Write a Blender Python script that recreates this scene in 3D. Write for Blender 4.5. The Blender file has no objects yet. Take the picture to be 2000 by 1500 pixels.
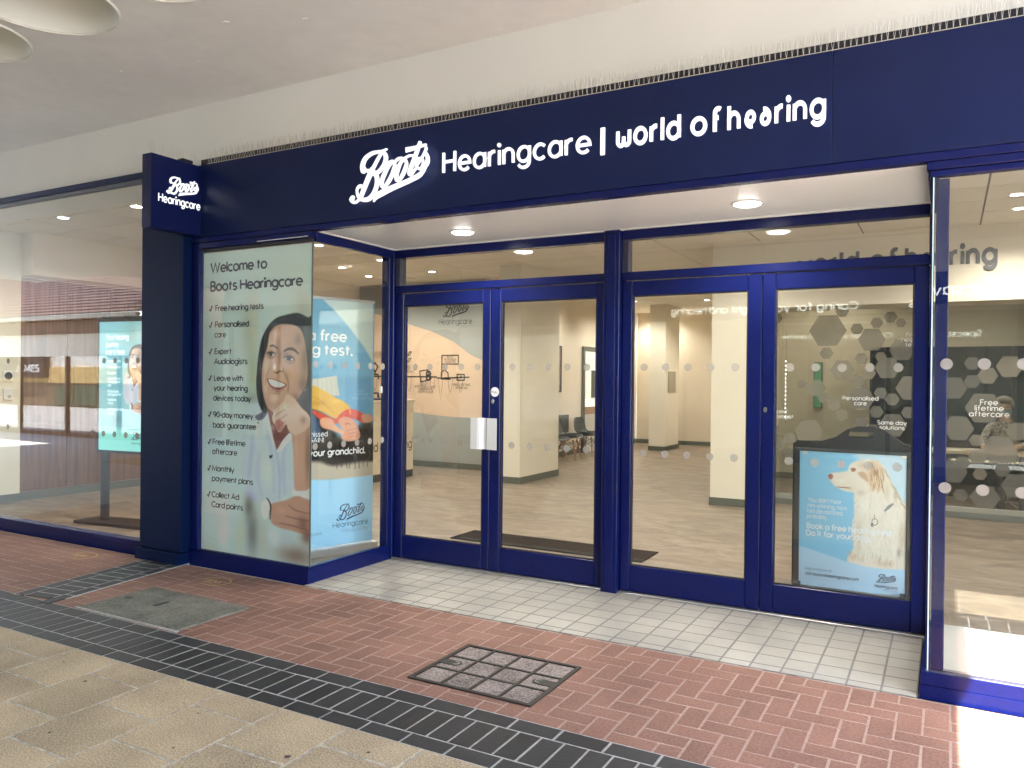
import bpy, bmesh, math, random
import numpy as np
from mathutils import Vector, Matrix
random.seed(7)
S = bpy.context.scene
COL = S.collection

# ------------------------------------------------------------------ camera
FPX, CD, CH = 1531.67, 4.5683, 1.6
YAW, PITCH, ROLL = 0.50697, -0.004585, 0.010559
cy, sy = math.cos(YAW), math.sin(YAW)
FW = Vector((-sy*math.cos(PITCH), cy*math.cos(PITCH), math.sin(PITCH)))
_r = Vector((cy, sy, 0)); _u = _r.cross(FW)
RT = math.cos(ROLL)*_r + math.sin(ROLL)*_u
UP = -math.sin(ROLL)*_r + math.cos(ROLL)*_u
CP = Vector((0, -CD, CH))
cd = bpy.data.cameras.new('camera'); cam = bpy.data.objects.new('camera', cd); COL.objects.link(cam)
cd.sensor_width = 36; cd.lens = FPX/2000*36; cd.clip_start = .05; cd.clip_end = 500
M = Matrix((RT, UP, -FW)).transposed().to_4x4(); M.translation = CP
cam.matrix_world = M
S.camera = cam

# ------------------------------------------------------------------ sky, sun, exposure
SUN = Vector((.42, -.372, 1)).normalized()
W = bpy.data.worlds.new('World'); S.world = W; W.use_nodes = True
nt = W.node_tree; nt.nodes.clear()
wo = nt.nodes.new('ShaderNodeOutputWorld'); bg = nt.nodes.new('ShaderNodeBackground'); sk = nt.nodes.new('ShaderNodeTexSky')
sk.sky_type = 'NISHITA'; sk.sun_disc = False
sk.sun_elevation = math.asin(SUN.z); sk.sun_rotation = math.atan2(SUN.x, SUN.y)
bg.inputs['Strength'].default_value = .15
nt.links.new(sk.outputs[0], bg.inputs[0]); nt.links.new(bg.outputs[0], wo.inputs[0])
sd = bpy.data.lights.new('sun', 'SUN'); sd.energy = 4.2; sd.angle = math.radians(.5); sd.color = (1, .97, .93)
so = bpy.data.objects.new('sun', sd); COL.objects.link(so); so.location = (10, -10, 25)
so.rotation_euler = SUN.to_track_quat('Z', 'Y').to_euler()
S.view_settings.view_transform = 'Standard'; S.view_settings.look = 'None'
S.view_settings.gamma = 1; S.view_settings.use_curve_mapping = False
S.view_settings.exposure = 3.76
S.render.engine = 'CYCLES'
cy_ = S.cycles
cy_.max_bounces = 10; cy_.diffuse_bounces = 5; cy_.glossy_bounces = 5; cy_.transmission_bounces = 6; cy_.transparent_max_bounces = 24
cy_.caustics_reflective = False; cy_.caustics_refractive = False; cy_.sample_clamp_indirect = 6
cy_.use_denoising = True; cy_.denoising_prefilter = 'ACCURATE'

# ------------------------------------------------------------------ materials
def lin(c):
    return tuple((v/12.92 if v <= .04045 else ((v+.055)/1.055)**2.4) for v in [x/255 for x in c])
MATS = {}
def mat(name, col, rough=.5, spec=.5, metal=0, nscale=0, namt=0, bump=0, bscale=60, rnd=0, emit=0, ecol=None, n2=0, n2scale=1.2, coat=0):
    if name in MATS: return MATS[name]
    m = bpy.data.materials.new(name); m.use_nodes = True; t = m.node_tree
    b = t.nodes['Principled BSDF']
    b.inputs['Roughness'].default_value = rough; b.inputs['Metallic'].default_value = metal
    b.inputs['Specular IOR Level'].default_value = spec
    b.inputs['Coat Weight'].default_value = coat
    c = (*col, 1)
    b.inputs['Base Color'].default_value = c
    if namt or rnd or n2:
        tc = t.nodes.new('ShaderNodeTexCoord')
        geo = t.nodes.new('ShaderNodeNewGeometry')
        val = None
        def add(a, bb):
            n = t.nodes.new('ShaderNodeMath'); n.operation = 'ADD'
            t.links.new(a, n.inputs[0]); t.links.new(bb, n.inputs[1]); return n.outputs[0]
        def noise(scale, amt, det=5):
            n = t.nodes.new('ShaderNodeTexNoise'); n.inputs['Scale'].default_value = scale; n.inputs['Detail'].default_value = det
            t.links.new(geo.outputs['Position'], n.inputs['Vector'])
            r = t.nodes.new('ShaderNodeMapRange'); r.inputs[1].default_value = .25; r.inputs[2].default_value = .75
            r.inputs[3].default_value = -amt; r.inputs[4].default_value = amt; r.clamp = False
            t.links.new(n.outputs[0], r.inputs[0]); return r.outputs[0]
        if namt: val = noise(nscale, namt)
        if n2:
            v = noise(n2scale, n2, 3); val = v if val is None else add(val, v)
        if rnd:
            oi = t.nodes.new('ShaderNodeObjectInfo'); r = t.nodes.new('ShaderNodeMapRange')
            r.inputs[3].default_value = -rnd; r.inputs[4].default_value = rnd
            t.links.new(oi.outputs['Random'], r.inputs[0]); v = r.outputs[0]; val = v if val is None else add(val, v)
        one = t.nodes.new('ShaderNodeMath'); one.operation = 'ADD'; one.inputs[1].default_value = 1
        t.links.new(val, one.inputs[0])
        mx = t.nodes.new('ShaderNodeVectorMath'); mx.operation = 'SCALE'; mx.inputs[0].default_value = col
        t.links.new(one.outputs[0], mx.inputs['Scale']); t.links.new(mx.outputs[0], b.inputs['Base Color'])
    if bump:
        geo2 = t.nodes.new('ShaderNodeNewGeometry')
        n = t.nodes.new('ShaderNodeTexNoise'); n.inputs['Scale'].default_value = bscale; n.inputs['Detail'].default_value = 4
        t.links.new(geo2.outputs['Position'], n.inputs['Vector'])
        bp = t.nodes.new('ShaderNodeBump'); bp.inputs['Strength'].default_value = bump; bp.inputs['Distance'].default_value = .01
        t.links.new(n.outputs[0], bp.inputs['Height']); t.links.new(bp.outputs[0], b.inputs['Normal'])
    if emit:
        b.inputs['Emission Color'].default_value = (*(ecol or col), 1); b.inputs['Emission Strength'].default_value = emit
    MATS[name] = m
    return m
def glass_mat(name, tint=(.97, .985, .975), ior=1.52):
    m = bpy.data.materials.new(name); m.use_nodes = True; t = m.node_tree; t.nodes.clear()
    o = t.nodes.new('ShaderNodeOutputMaterial'); mx = t.nodes.new('ShaderNodeMixShader')
    tr = t.nodes.new('ShaderNodeBsdfTransparent'); tr.inputs[0].default_value = (*tint, 1)
    gl = t.nodes.new('ShaderNodeBsdfGlossy'); gl.inputs['Roughness'].default_value = 0; gl.inputs[0].default_value = (1, 1, 1, 1)
    g = t.nodes.new('ShaderNodeNewGeometry'); r = t.nodes.new('ShaderNodeMapRange')
    r.inputs[3].default_value = ior; r.inputs[4].default_value = 1/ior
    t.links.new(g.outputs['Backfacing'], r.inputs[0])
    f = t.nodes.new('ShaderNodeFresnel'); t.links.new(r.outputs[0], f.inputs[0])
    t.links.new(f.outputs[0], mx.inputs[0]); t.links.new(tr.outputs[0], mx.inputs[1]); t.links.new(gl.outputs[0], mx.inputs[2])
    t.links.new(mx.outputs[0], o.inputs[0]); MATS[name] = m
    return m
def film_mat(name, col, alpha):
    m = bpy.data.materials.new(name); m.use_nodes = True; t = m.node_tree
    b = t.nodes['Principled BSDF']; b.inputs['Base Color'].default_value = (*col, 1); b.inputs['Roughness'].default_value = .7
    b.inputs['Alpha'].default_value = alpha; MATS[name] = m
    return m
def print_mat(name, emit=0, rough=.35):
    m = bpy.data.materials.new(name); m.use_nodes = True; t = m.node_tree
    b = t.nodes['Principled BSDF']; a = t.nodes.new('ShaderNodeAttribute'); a.attribute_name = 'print'
    t.links.new(a.outputs['Color'], b.inputs['Base Color']); b.inputs['Roughness'].default_value = rough
    if emit:
        b.inputs['Base Color'].default_value = (0, 0, 0, 1)
        t.links.new(a.outputs['Color'], b.inputs['Emission Color']); b.inputs['Emission Strength'].default_value = emit
    MATS[name] = m
    return m

# ------------------------------------------------------------------ objects
def tag(o, label=None, cat=None, group=None, kind=None):
    if label: o['label'] = label
    if cat: o['category'] = cat
    if group: o['group'] = group
    if kind: o['kind'] = kind
    return o
def thing(name, label, cat, loc=(0, 0, 0), group=None):
    o = bpy.data.objects.new(name, None); o.location = loc; o.empty_display_size = .1
    COL.objects.link(o); return tag(o, label, cat, group)
def attach(o, parent):
    if parent is not None:
        o.parent = parent
        o.matrix_parent_inverse = world_of(parent).inverted()
def world_of(o):
    m = o.matrix_basis.copy()
    if o.parent is not None: m = world_of(o.parent) @ o.matrix_parent_inverse @ m
    return m
class MB:
    def __init__(s): s.v = []; s.f = []; s.m = []
    def add(s, vs, fs, mi=0):
        k = len(s.v); s.v += [tuple(p) for p in vs]; s.f += [tuple(i+k for i in f) for f in fs]; s.m += [mi]*len(fs); return s
    def box(s, x0, x1, y0, y1, z0, z1, mi=0):
        v = [(x0,y0,z0),(x1,y0,z0),(x1,y1,z0),(x0,y1,z0),(x0,y0,z1),(x1,y0,z1),(x1,y1,z1),(x0,y1,z1)]
        return s.add(v, [(0,3,2,1),(4,5,6,7),(0,1,5,4),(1,2,6,5),(2,3,7,6),(3,0,4,7)], mi)
    def bev(s, x0, x1, y0, y1, z0, z1, b=.003, mi=0):   # box with chamfered edges
        P = []
        for z, e in ((z0, b), (z0+b, 0), (z1-b, 0), (z1, b)):
            x_0, x_1, y_0, y_1 = x0+e, x1-e, y0+e, y1-e
            c = b
            P.append([(x_0+c,y_0,z),(x_1-c,y_0,z),(x_1,y_0+c,z),(x_1,y_1-c,z),(x_1-c,y_1,z),(x_0+c,y_1,z),(x_0,y_1-c,z),(x_0,y_0+c,z)])
        v = sum(P, []); f = [tuple(range(7, -1, -1)), tuple(24+i for i in range(8))]
        for k in range(3):
            for i in range(8):
                j = (i+1) % 8; f.append((k*8+i, k*8+j, k*8+8+j, k*8+8+i))
        return s.add(v, f, mi)
    def quad(s, a, b, c, d, mi=0): return s.add([a, b, c, d], [(0, 1, 2, 3)], mi)
    def prism(s, poly, axis, a0, a1, mi=0):
        n = len(poly)
        def p(u, w, a): return {'X': (a, u, w), 'Y': (u, a, w), 'Z': (u, w, a)}[axis]
        v = [p(u, w, a0) for u, w in poly]+[p(u, w, a1) for u, w in poly]
        f = [tuple(range(n-1, -1, -1)), tuple(range(n, 2*n))]+[(i, (i+1) % n, n+(i+1) % n, n+i) for i in range(n)]
        return s.add(v, f, mi)
    def tube(s, pts, r, n=8, mi=0, cap=True):
        pts = [Vector(p) for p in pts]; rs = r if isinstance(r, (list, tuple)) else [r]*len(pts)
        k = len(s.v); ref = None
        for i, p in enumerate(pts):
            d = (pts[min(i+1, len(pts)-1)]-pts[max(i-1, 0)]).normalized()
            if ref is None: ref = Vector((0, 0, 1)) if abs(d.z) < .9 else Vector((1, 0, 0))
            a = (ref-d*ref.dot(d)).normalized(); b = d.cross(a); ref = a
            for j in range(n):
                t = 2*math.pi*j/n; s.v.append(tuple(p+(a*math.cos(t)+b*math.sin(t))*rs[i]))
        for i in range(len(pts)-1):
            for j in range(n):
                s.f.append((k+i*n+j, k+i*n+(j+1) % n, k+(i+1)*n+(j+1) % n, k+(i+1)*n+j)); s.m.append(mi)
        if cap:
            s.f.append(tuple(k+j for j in range(n-1, -1, -1))); s.m.append(mi)
            s.f.append(tuple(k+(len(pts)-1)*n+j for j in range(n))); s.m.append(mi)
        return s
    def disc(s, c, u, w, r, n=24, mi=0, r2=None):
        c, u, w = Vector(c), Vector(u), Vector(w); r2 = r2 or r
        return s.add([c+u*r*math.cos(2*math.pi*i/n)+w*r2*math.sin(2*math.pi*i/n) for i in range(n)], [tuple(range(n))], mi)
    def lathe(s, c, prof, n=24, mi=0):
        k = len(s.v)
        for r, z in prof:
            for j in range(n):
                t = 2*math.pi*j/n; s.v.append((c[0]+r*math.cos(t), c[1]+r*math.sin(t), c[2]+z))
        for i in range(len(prof)-1):
            for j in range(n):
                s.f.append((k+i*n+j, k+i*n+(j+1) % n, k+(i+1)*n+(j+1) % n, k+(i+1)*n+j)); s.m.append(mi)
        return s
    def mesh(s, name, mats, smooth=False):
        me = bpy.data.meshes.new(name); me.from_pydata(s.v, [], s.f)
        for m in (mats if isinstance(mats, (list, tuple)) else [mats]): me.materials.append(m)
        if max(s.m, default=0) > 0: me.polygons.foreach_set('material_index', s.m)
        if smooth: me.polygons.foreach_set('use_smooth', [True]*len(me.polygons))
        me.update(); return me
    def build(s, name, mats, parent=None, smooth=False, **k):
        o = bpy.data.objects.new(name, s.mesh(name, mats, smooth)); COL.objects.link(o); attach(o, parent)
        return tag(o, **k)
def inst(name, me, parent, loc, rotz=0, tilt=(0, 0)):
    o = bpy.data.objects.new(name, me); COL.objects.link(o)
    o.location = loc; o.rotation_euler = (tilt[0], tilt[1], rotz); attach(o, parent); return o
def copy_thing(root, loc, rotz, label=None):
    r = root.copy(); COL.objects.link(r); r.location = loc; r.rotation_euler = (0, 0, rotz)
    if label: r['label'] = label
    for ch in list(root.children):
        c = ch.copy(); COL.objects.link(c); c.parent = r
        for g in list(ch.children):
            d = g.copy(); COL.objects.link(d); d.parent = c
    return r

# a point of the place seen at photo pixel (x, y), on a plane through O with normal N
def ray(x, y): return FW+RT*((x-1000)/FPX)-UP*((y-750)/FPX)
def on(O, N, x, y):
    O = Vector(O); N = Vector(N); D = ray(x, y); return CP+D*((O-CP).dot(N)/D.dot(N))

UX, UZ = (1, 0, 0), (0, 0, 1)
# ------------------------------------------------------------------ stroke lettering
def arc(cx, cy, rx, ry, a0, a1):
    n = max(4, int(abs(a1-a0)/15)); return [(cx+rx*math.cos(math.radians(a0+(a1-a0)*i/n)), cy+ry*math.sin(math.radians(a0+(a1-a0)*i/n))) for i in range(n+1)]
def G():
    g = {}
    O = arc(.25, .25, .25, .25, 0, 360)
    X, A, D = .5, .74, -.22
    g['a'] = (.5, [O, [(X, X), (X, 0)]]); g['b'] = (.5, [O, [(0, A), (0, 0)]]); g['d'] = (.5, [O, [(X, A), (X, 0)]])
    g['c'] = (.43, [arc(.25, .25, .25, .25, 45, 315)]); g['e'] = (.5, [[(.01, .25), (.5, .25)]+arc(.25, .25, .25, .25, 0, 318)])
    g['f'] = (.28, [arc(.27, .6, .14, .14, 70, 180)+[(.13, 0)], [(0, .47), (.27, .47)]])
    g['g'] = (.5, [O, [(X, X), (X, -.02)]+arc(.26, -.02, .24, .2, 0, -155)]); g['h'] = (.43, [[(0, A), (0, 0)], [(0, .25)]+arc(.215, .285, .215, .215, 170, 0)+[(.43, 0)]])
    g['i'] = (0, [[(0, X), (0, 0)], 'dot']); g['j'] = (.08, [[(.08, X), (.08, -.06)]+arc(-.04, -.06, .12, .14, 0, -90), 'dotj'])
    g['k'] = (.38, [[(0, A), (0, 0)], [(.36, X), (.02, .22)], [(.12, .3), (.38, 0)]]); g['l'] = (0, [[(0, A), (0, 0)]])
    n_ = [[(0, X), (0, 0)], [(0, .25)]+arc(.215, .285, .215, .215, 170, 0)+[(.43, 0)]]
    g['n'] = (.43, n_); g['m'] = (.72, [[(0, X), (0, 0)], [(0, .3)]+arc(.18, .32, .18, .18, 170, 0)+[(.36, 0)], [(.36, .3)]+arc(.54, .32, .18, .18, 170, 0)+[(.72, 0)]])
    g['o'] = (.5, [O]); g['p'] = (.5, [O, [(0, X), (0, D)]]); g['q'] = (.5, [O, [(X, X), (X, D)]])
    g['r'] = (.25, [[(0, X), (0, 0)], [(0, .24)]+arc(.22, .27, .22, .22, 170, 80)]); g['s'] = (.34, [arc(.175, .375, .15, .125, 30, 270)+arc(.17, .125, .17, .125, 90, -150)])
    g['t'] = (.28, [[(.12, .66), (.12, 0)], [(0, .47), (.28, .47)]]); g['u'] = (.43, [[(.43, X), (.43, 0)], [(0, X)]+arc(.215, .215, .215, .215, 180, 350)+[(.43, .25)]])
    g['v'] = (.46, [[(0, X), (.23, 0), (.46, X)]]); g['w'] = (.72, [[(0, X), (.18, 0), (.36, .48), (.54, 0), (.72, X)]])
    g['x'] = (.42, [[(0, X), (.42, 0)], [(.42, X), (0, 0)]]); g['y'] = (.46, [[(0, X), (.235, 0)], [(.46, X), (.16, D)]]); g['z'] = (.38, [[(0, X), (.38, X), (0, 0), (.38, 0)]])
    H = .72
    g['A'] = (.6, [[(0, 0), (.3, H), (.6, 0)], [(.11, .24), (.49, .24)]]); g['B'] = (.44, [[(0, 0), (0, H)], [(0, H)]+arc(.24, .545, .17, .175, 90, -90)+[(0, .37)], [(.2, .37)]+arc(.25, .185, .2, .185, 90, -90)+[(0, 0)]])
    g['C'] = (.58, [arc(.36, .36, .36, .36, 48, 312)]); g['D'] = (.56, [[(0, 0), (0, H)], [(0, H), (.2, H)]+arc(.2, .36, .36, .36, 90, -90)+[(0, 0)]])
    g['E'] = (.4, [[(.4, H), (0, H), (0, 0), (.4, 0)], [(0, .37), (.35, .37)]]); g['F'] = (.38, [[(.4, H), (0, H), (0, 0)], [(0, .37), (.34, .37)]])
    g['G'] = (.66, [arc(.36, .36, .36, .36, 48, 360)+[(.4, .36)]]); g['H'] = (.55, [[(0, 0), (0, H)], [(.55, 0), (.55, H)], [(0, .37), (.55, .37)]])
    g['I'] = (0, [[(0, 0), (0, H)]]); g['J'] = (.3, [[(.3, H), (.3, .16)]+arc(.14, .16, .16, .16, 0, -160)]); g['K'] = (.48, [[(0, 0), (0, H)], [(.46, H), (.02, .3)], [(.16, .42), (.48, 0)]])
    g['L'] = (.36, [[(0, H), (0, 0), (.36, 0)]]); g['M'] = (.7, [[(0, 0), (.06, H), (.35, .1), (.64, H), (.7, 0)]]); g['N'] = (.56, [[(0, 0), (0, H), (.56, 0), (.56, H)]])
    g['O'] = (.72, [arc(.36, .36, .36, .36, 0, 360)]); g['P'] = (.42, [[(0, 0), (0, H)], [(0, H), (.22, H)]+arc(.22, .52, .2, .2, 90, -90)+[(0, .32)]])
    g['R'] = (.46, [[(0, 0), (0, H)], [(0, H), (.22, H)]+arc(.22, .52, .2, .2, 90, -90)+[(0, .32)], [(.2, .32), (.46, 0)]]); g['S'] = (.44, [arc(.22, .54, .19, .18, 30, 270)+arc(.22, .18, .21, .18, 90, -150)])
    g['T'] = (.5, [[(0, H), (.5, H)], [(.25, H), (.25, 0)]]); g['U'] = (.54, [[(0, H), (0, .27)]+arc(.27, .27, .27, .27, 180, 360)+[(.54, H)]]); g['V'] = (.58, [[(0, H), (.29, 0), (.58, H)]])
    g['W'] = (.92, [[(0, H), (.23, 0), (.46, .7), (.69, 0), (.92, H)]]); g['Y'] = (.52, [[(0, H), (.26, .34), (.52, H)], [(.26, .34), (.26, 0)]])
    g['X'] = (.5, [[(0, H), (.5, 0)], [(.5, H), (0, 0)]]); g['Z'] = (.46, [[(0, H), (.46, H), (0, 0), (.46, 0)]])
    g['9'] = (.44, [arc(.22, .5, .22, .22, 0, 360), arc(.02, .42, .42, .44, 10, -62)]); g['0'] = (.46, [arc(.23, .36, .23, .36, 0, 360)])
    g['-'] = (.22, [[(0, .27), (.22, .27)]]); g['.'] = (.02, ['per']); g[','] = (.04, [[(.05, .06), (0, -.12)]]); g["'"] = (.0, [[(0, H), (0, .52)]])
    g['|'] = (0, [[(0, -.1), (0, .8)]]); g['!'] = (0, [[(0, H), (0, .2)], 'per']); g['*'] = (.1, [[(0, .6), (.12, .72)], [(.12, .6), (0, .72)]])
    g['/'] = (.16, [[(0, .3), (.06, .06), (.16, .66)]])    # a tick
    g['ƒ'] = (.27, [arc(.25, .575, .13, .15, 55, 180)+[(.12, 0)], [(.12, .43), (.26, .43)]])
    # the rounded lettering of the second half of the shop sign
    g['ω'] = (.56, [[(0, X), (0, .16)]+arc(.14, .14, .14, .14, 180, 360)+[(.28, .3)], [(.28, .16)]+arc(.42, .14, .14, .14, 180, 360)+[(.56, X)]])
    g['ɘ'] = (.42, [arc(.25, .30, .155, .155, 0, 360), [(.075, .30)]+arc(.285, .22, .21, .21, 165, 285)])
    g['ə'] = (.42, [arc(.21, .185, .155, .155, 0, 360), arc(.17, .26, .215, .215, 100, 0)+[(.385, .16)]])
    return g
GL = G()
def ribbon(mb, pts, w, F, off, th):
    # pts: (x, y) or (x, y, width) in text units; F maps (x, y, out) to a point
    P = []
    for p in pts:
        if not P or (abs(p[0]-P[-1][0])+abs(p[1]-P[-1][1])) > 1e-6: P.append(p)
    n = len(P)
    if n < 2: return
    closed = abs(P[0][0]-P[-1][0])+abs(P[0][1]-P[-1][1]) < 1e-6 and n > 3
    if closed: P = P[:-1]; n -= 1
    L, R = [], []
    for i in range(n):
        a = P[i-1] if (i > 0 or closed) else None; b = P[(i+1) % n] if (i < n-1 or closed) else None; p = P[i]
        hw = (p[2] if len(p) > 2 else w)/2
        def nm(q, r):
            dx, dy = r[0]-q[0], r[1]-q[1]; l = math.hypot(dx, dy); return (-dy/l, dx/l)
        if a is None: N = nm(p, b); k = 1
        elif b is None: N = nm(a, p); k = 1
        else:
            n1, n2 = nm(a, p), nm(p, b); sx, sy_ = n1[0]+n2[0], n1[1]+n2[1]; l = math.hypot(sx, sy_)
            if l < .25: N = n2; k = 1
            else: N = (sx/l, sy_/l); k = min(1/max(.35, N[0]*n2[0]+N[1]*n2[1]), 1.9)
        L.append((p[0]+N[0]*hw*k, p[1]+N[1]*hw*k)); R.append((p[0]-N[0]*hw*k, p[1]-N[1]*hw*k))
    k = len(mb.v); lay = [off] if th <= 0 else [off, off-th]
    for o_ in lay:
        for q in L: mb.v.append(tuple(F(q[0], q[1], o_)))
        for q in R: mb.v.append(tuple(F(q[0], q[1], o_)))
    seg = n if closed else n-1
    for i in range(seg):
        j = (i+1) % n
        fs = [(k+i, k+n+i, k+n+j, k+j)]
        if th > 0:
            z = 2*n; fs += [(k+i, k+j, k+z+j, k+z+i), (k+n+j, k+n+i, k+z+n+i, k+z+n+j)]
        mb.f += fs; mb.m += [0]*len(fs)
    if th > 0 and not closed:
        z = 2*n; mb.f += [(k+n, k, k+z, k+z+n), (k+n-1, k+2*n-1, k+z+2*n-1, k+z+n-1)]; mb.m += [0, 0]
def dotm(mb, x, y, r, F, off, th):
    n = 14; k = len(mb.v)
    for o_ in ([off] if th <= 0 else [off, off-th]):
        for i in range(n):
            t = 2*math.pi*i/n; mb.v.append(tuple(F(x+r*math.cos(t), y+r*math.sin(t), o_)))
    mb.f.append(tuple(range(k, k+n))); mb.m.append(0)
    if th > 0:
        for i in range(n): mb.f.append((k+(i+1) % n, k+i, k+n+i, k+n+(i+1) % n)); mb.m.append(0)
def measure(s, gap):
    x = 0
    for c in s: x += (.26 if c == ' ' else GL[c][0]+gap)
    return x-gap
def text(mb, s, O, ux, uz, x0, x1, z, cap, w=.09, gap=None, th=0, lift=.0006, each=None):
    """lettering on the plane O + ux*x + uz*z, from x0 to x1 (x1 None: natural width), baseline z, capital height cap; each(char, mb) gets one mesh per letter"""
    O, ux, uz = Vector(O), Vector(ux), Vector(uz); nn = ux.cross(uz).normalized()
    gap = .17 if gap is None else gap
    k = cap/(.72+w); sx = k if x1 is None else (x1-x0)/(measure(s, gap)+w)
    pen = w/2
    for c in s:
        if c == ' ': pen += .26; continue
        adv, st = GL[c]; m_ = MB() if each else mb
        F = lambda x, y, o_, pen=pen: O+ux*(x0+(x+pen)*sx)+uz*(z+(y+w/2)*k)+nn*o_
        j = 0
        for q in st:
            off = lift+j*lift*.35; j += 1
            if q == 'dot': dotm(m_, 0, .68, w*.72, F, off, th)
            elif q == 'dotj': dotm(m_, .08, .68, w*.72, F, off, th)
            elif q == 'per': dotm(m_, .02, .02, w*.75, F, off, th)
            else: ribbon(m_, q, w, F, off, th)
        pen += adv+gap
        if each: each(c, m_)
    return x0+(pen-gap+w/2)*sx
def line_of(s, m, parent, O, ux, x0, x1, z, cap, w=.09, gap=None, lift=.0006, name='lettering'):
    if ' ' in s and cap >= .06 and x1 is not None:      # bigger lines: one part per word
        g_ = .17 if gap is None else gap; sx = (x1-x0)/(measure(s, g_)+w); pen = 0
        for wd in s.split(' '):
            a = x0+pen*sx; line_of(wd, m, parent, O, ux, a, a+(measure(wd, g_)+w)*sx, z, cap, w, gap, lift, name)
            pen += sum(GL[c][0]+g_ for c in wd)+.26
        return
    mb = MB(); text(mb, s, O, ux, UZ, x0, x1, z, cap, w, gap, 0, lift); return mb.build(name, m, parent, kind='stuff' if cap < .06 and len(s) > 1 else None)
LOGO = [
[(0.139,0.367,0.077),(0.125,0.397,0.064),(0.129,0.435,0.058),(0.156,0.480,0.053),(0.204,0.512,0.046),(0.264,0.530,0.041),(0.336,0.532,0.034),(0.384,0.533,0.029),(0.435,0.546,0.019)],
[(0.408,0.532,0.021),(0.361,0.496,0.034),(0.314,0.436,0.040),(0.267,0.370,0.043),(0.231,0.328,0.060)],
[(0.397,0.525,0.027),(0.429,0.487,0.048),(0.436,0.435,0.053),(0.409,0.381,0.048),(0.368,0.339,0.048),(0.321,0.316,0.043),(0.267,0.331,0.049),(0.212,0.346,0.049)],
[(0.267,0.352,0.065),(0.231,0.298,0.063),(0.195,0.236,0.060),(0.160,0.169,0.057),(0.127,0.105,0.053),(0.105,0.069,0.050)],
[(0.267,0.318,0.054),(0.315,0.298,0.054),(0.335,0.249,0.053),(0.329,0.179,0.053),(0.297,0.111,0.054),(0.246,0.063,0.054),(0.191,0.051,0.049),(0.131,0.062,0.044),(0.090,0.094,0.033),(0.072,0.139,0.027),(0.075,0.177,0.027),(0.104,0.198,0.039),(0.141,0.194,0.041),(0.166,0.173,0.033)],
[(0.113,0.068,0.032),(0.069,0.039,0.028),(0.030,0.041,0.038),(0.000,0.070,0.045),(0.020,0.087,0.055)],
[(0.551,0.392,0.032),(0.505,0.374,0.037),(0.459,0.319,0.047),(0.418,0.249,0.051),(0.401,0.194,0.048),(0.416,0.155,0.037),(0.449,0.163,0.039),(0.495,0.207,0.047),(0.534,0.263,0.048),(0.560,0.321,0.048),(0.568,0.361,0.036),(0.551,0.392,0.032)],
[(0.440,0.373,0.027),(0.468,0.384,0.027),(0.504,0.395,0.029),(0.544,0.402,0.029)],
[(0.695,0.397,0.031),(0.650,0.370,0.036),(0.616,0.309,0.047),(0.596,0.242,0.047),(0.606,0.198,0.036),(0.637,0.203,0.039),(0.682,0.255,0.046),(0.713,0.316,0.047),(0.722,0.361,0.036),(0.695,0.397,0.031)],
[(0.577,0.380,0.027),(0.615,0.408,0.032),(0.667,0.412,0.031),(0.700,0.397,0.027)],
[(0.892,0.532,0.041),(0.864,0.471,0.046),(0.826,0.385,0.049),(0.782,0.294,0.049),(0.768,0.249,0.046),(0.788,0.233,0.037),(0.821,0.262,0.025),(0.861,0.302,0.025)],
[(0.717,0.405,0.026),(0.769,0.421,0.026),(0.814,0.416,0.025)],
[(0.729,0.481,0.054),(0.813,0.485,0.044),(0.897,0.494,0.033),(0.977,0.499,0.025)],
[(0.861,0.302,0.025),(0.899,0.342,0.025),(0.941,0.394,0.027),(0.973,0.443,0.030),(0.979,0.468,0.027)],
[(0.970,0.430,0.025),(0.999,0.381,0.040),(1.000,0.326,0.049),(0.972,0.290,0.046),(0.928,0.270,0.036),(0.883,0.281,0.028),(0.868,0.321,0.026),(0.876,0.360,0.025),(0.907,0.374,0.025),(0.940,0.359,0.025),(0.948,0.319,0.025),(0.928,0.276,0.025)],
[(0.983,0.288,0.036),(0.951,0.242,0.043),(0.902,0.203,0.053),(0.761,0.160,0.053),(0.589,0.120,0.060),(0.443,0.079,0.070),(0.384,0.055,0.059),(0.352,0.024,0.032),(0.343,0.000,0.008)],
]
def logo(mb, O, ux, uz, x0, z0, width, th=0, lift=.0006, weight=1):
    O, ux, uz = Vector(O), Vector(ux), Vector(uz); nn = ux.cross(uz).normalized()
    for j, s in enumerate(LOGO):
        P = smooth_path([(x, z, w*weight) for x, z, w in s], 3)
        ribbon(mb, P, .04, lambda x, y, o_: O+ux*(x0+x*width)+uz*(z0+y*width)+nn*o_, lift+j*lift*.3, th)
        for p in (P[0], P[-1]):
            if j not in (12, 15): dotm(mb, p[0], p[1], p[2]/2, lambda x, y, o_: O+ux*(x0+x*width)+uz*(z0+y*width)+nn*o_, lift+j*lift*.3+lift*.1, th)
def smooth_path(P, k=4):
    out = []; n = len(P); closed = P[0][:2] == P[-1][:2]
    for i in range(n-1):
        p1, p2 = P[i], P[i+1]; p0 = P[i-1] if i > 0 else (P[-2] if closed else p1); p3 = P[i+2] if i+2 < n else (P[1] if closed else p2)
        for t in range(k):
            t /= k; out.append(tuple(.5*(2*b+(c-a)*t+(2*a-5*b+4*c-d)*t*t+(3*b-a-3*c+d)*t**3) for a, b, c, d in zip(p0, p1, p2, p3)))
    out.append(P[-1]); return out

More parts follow.
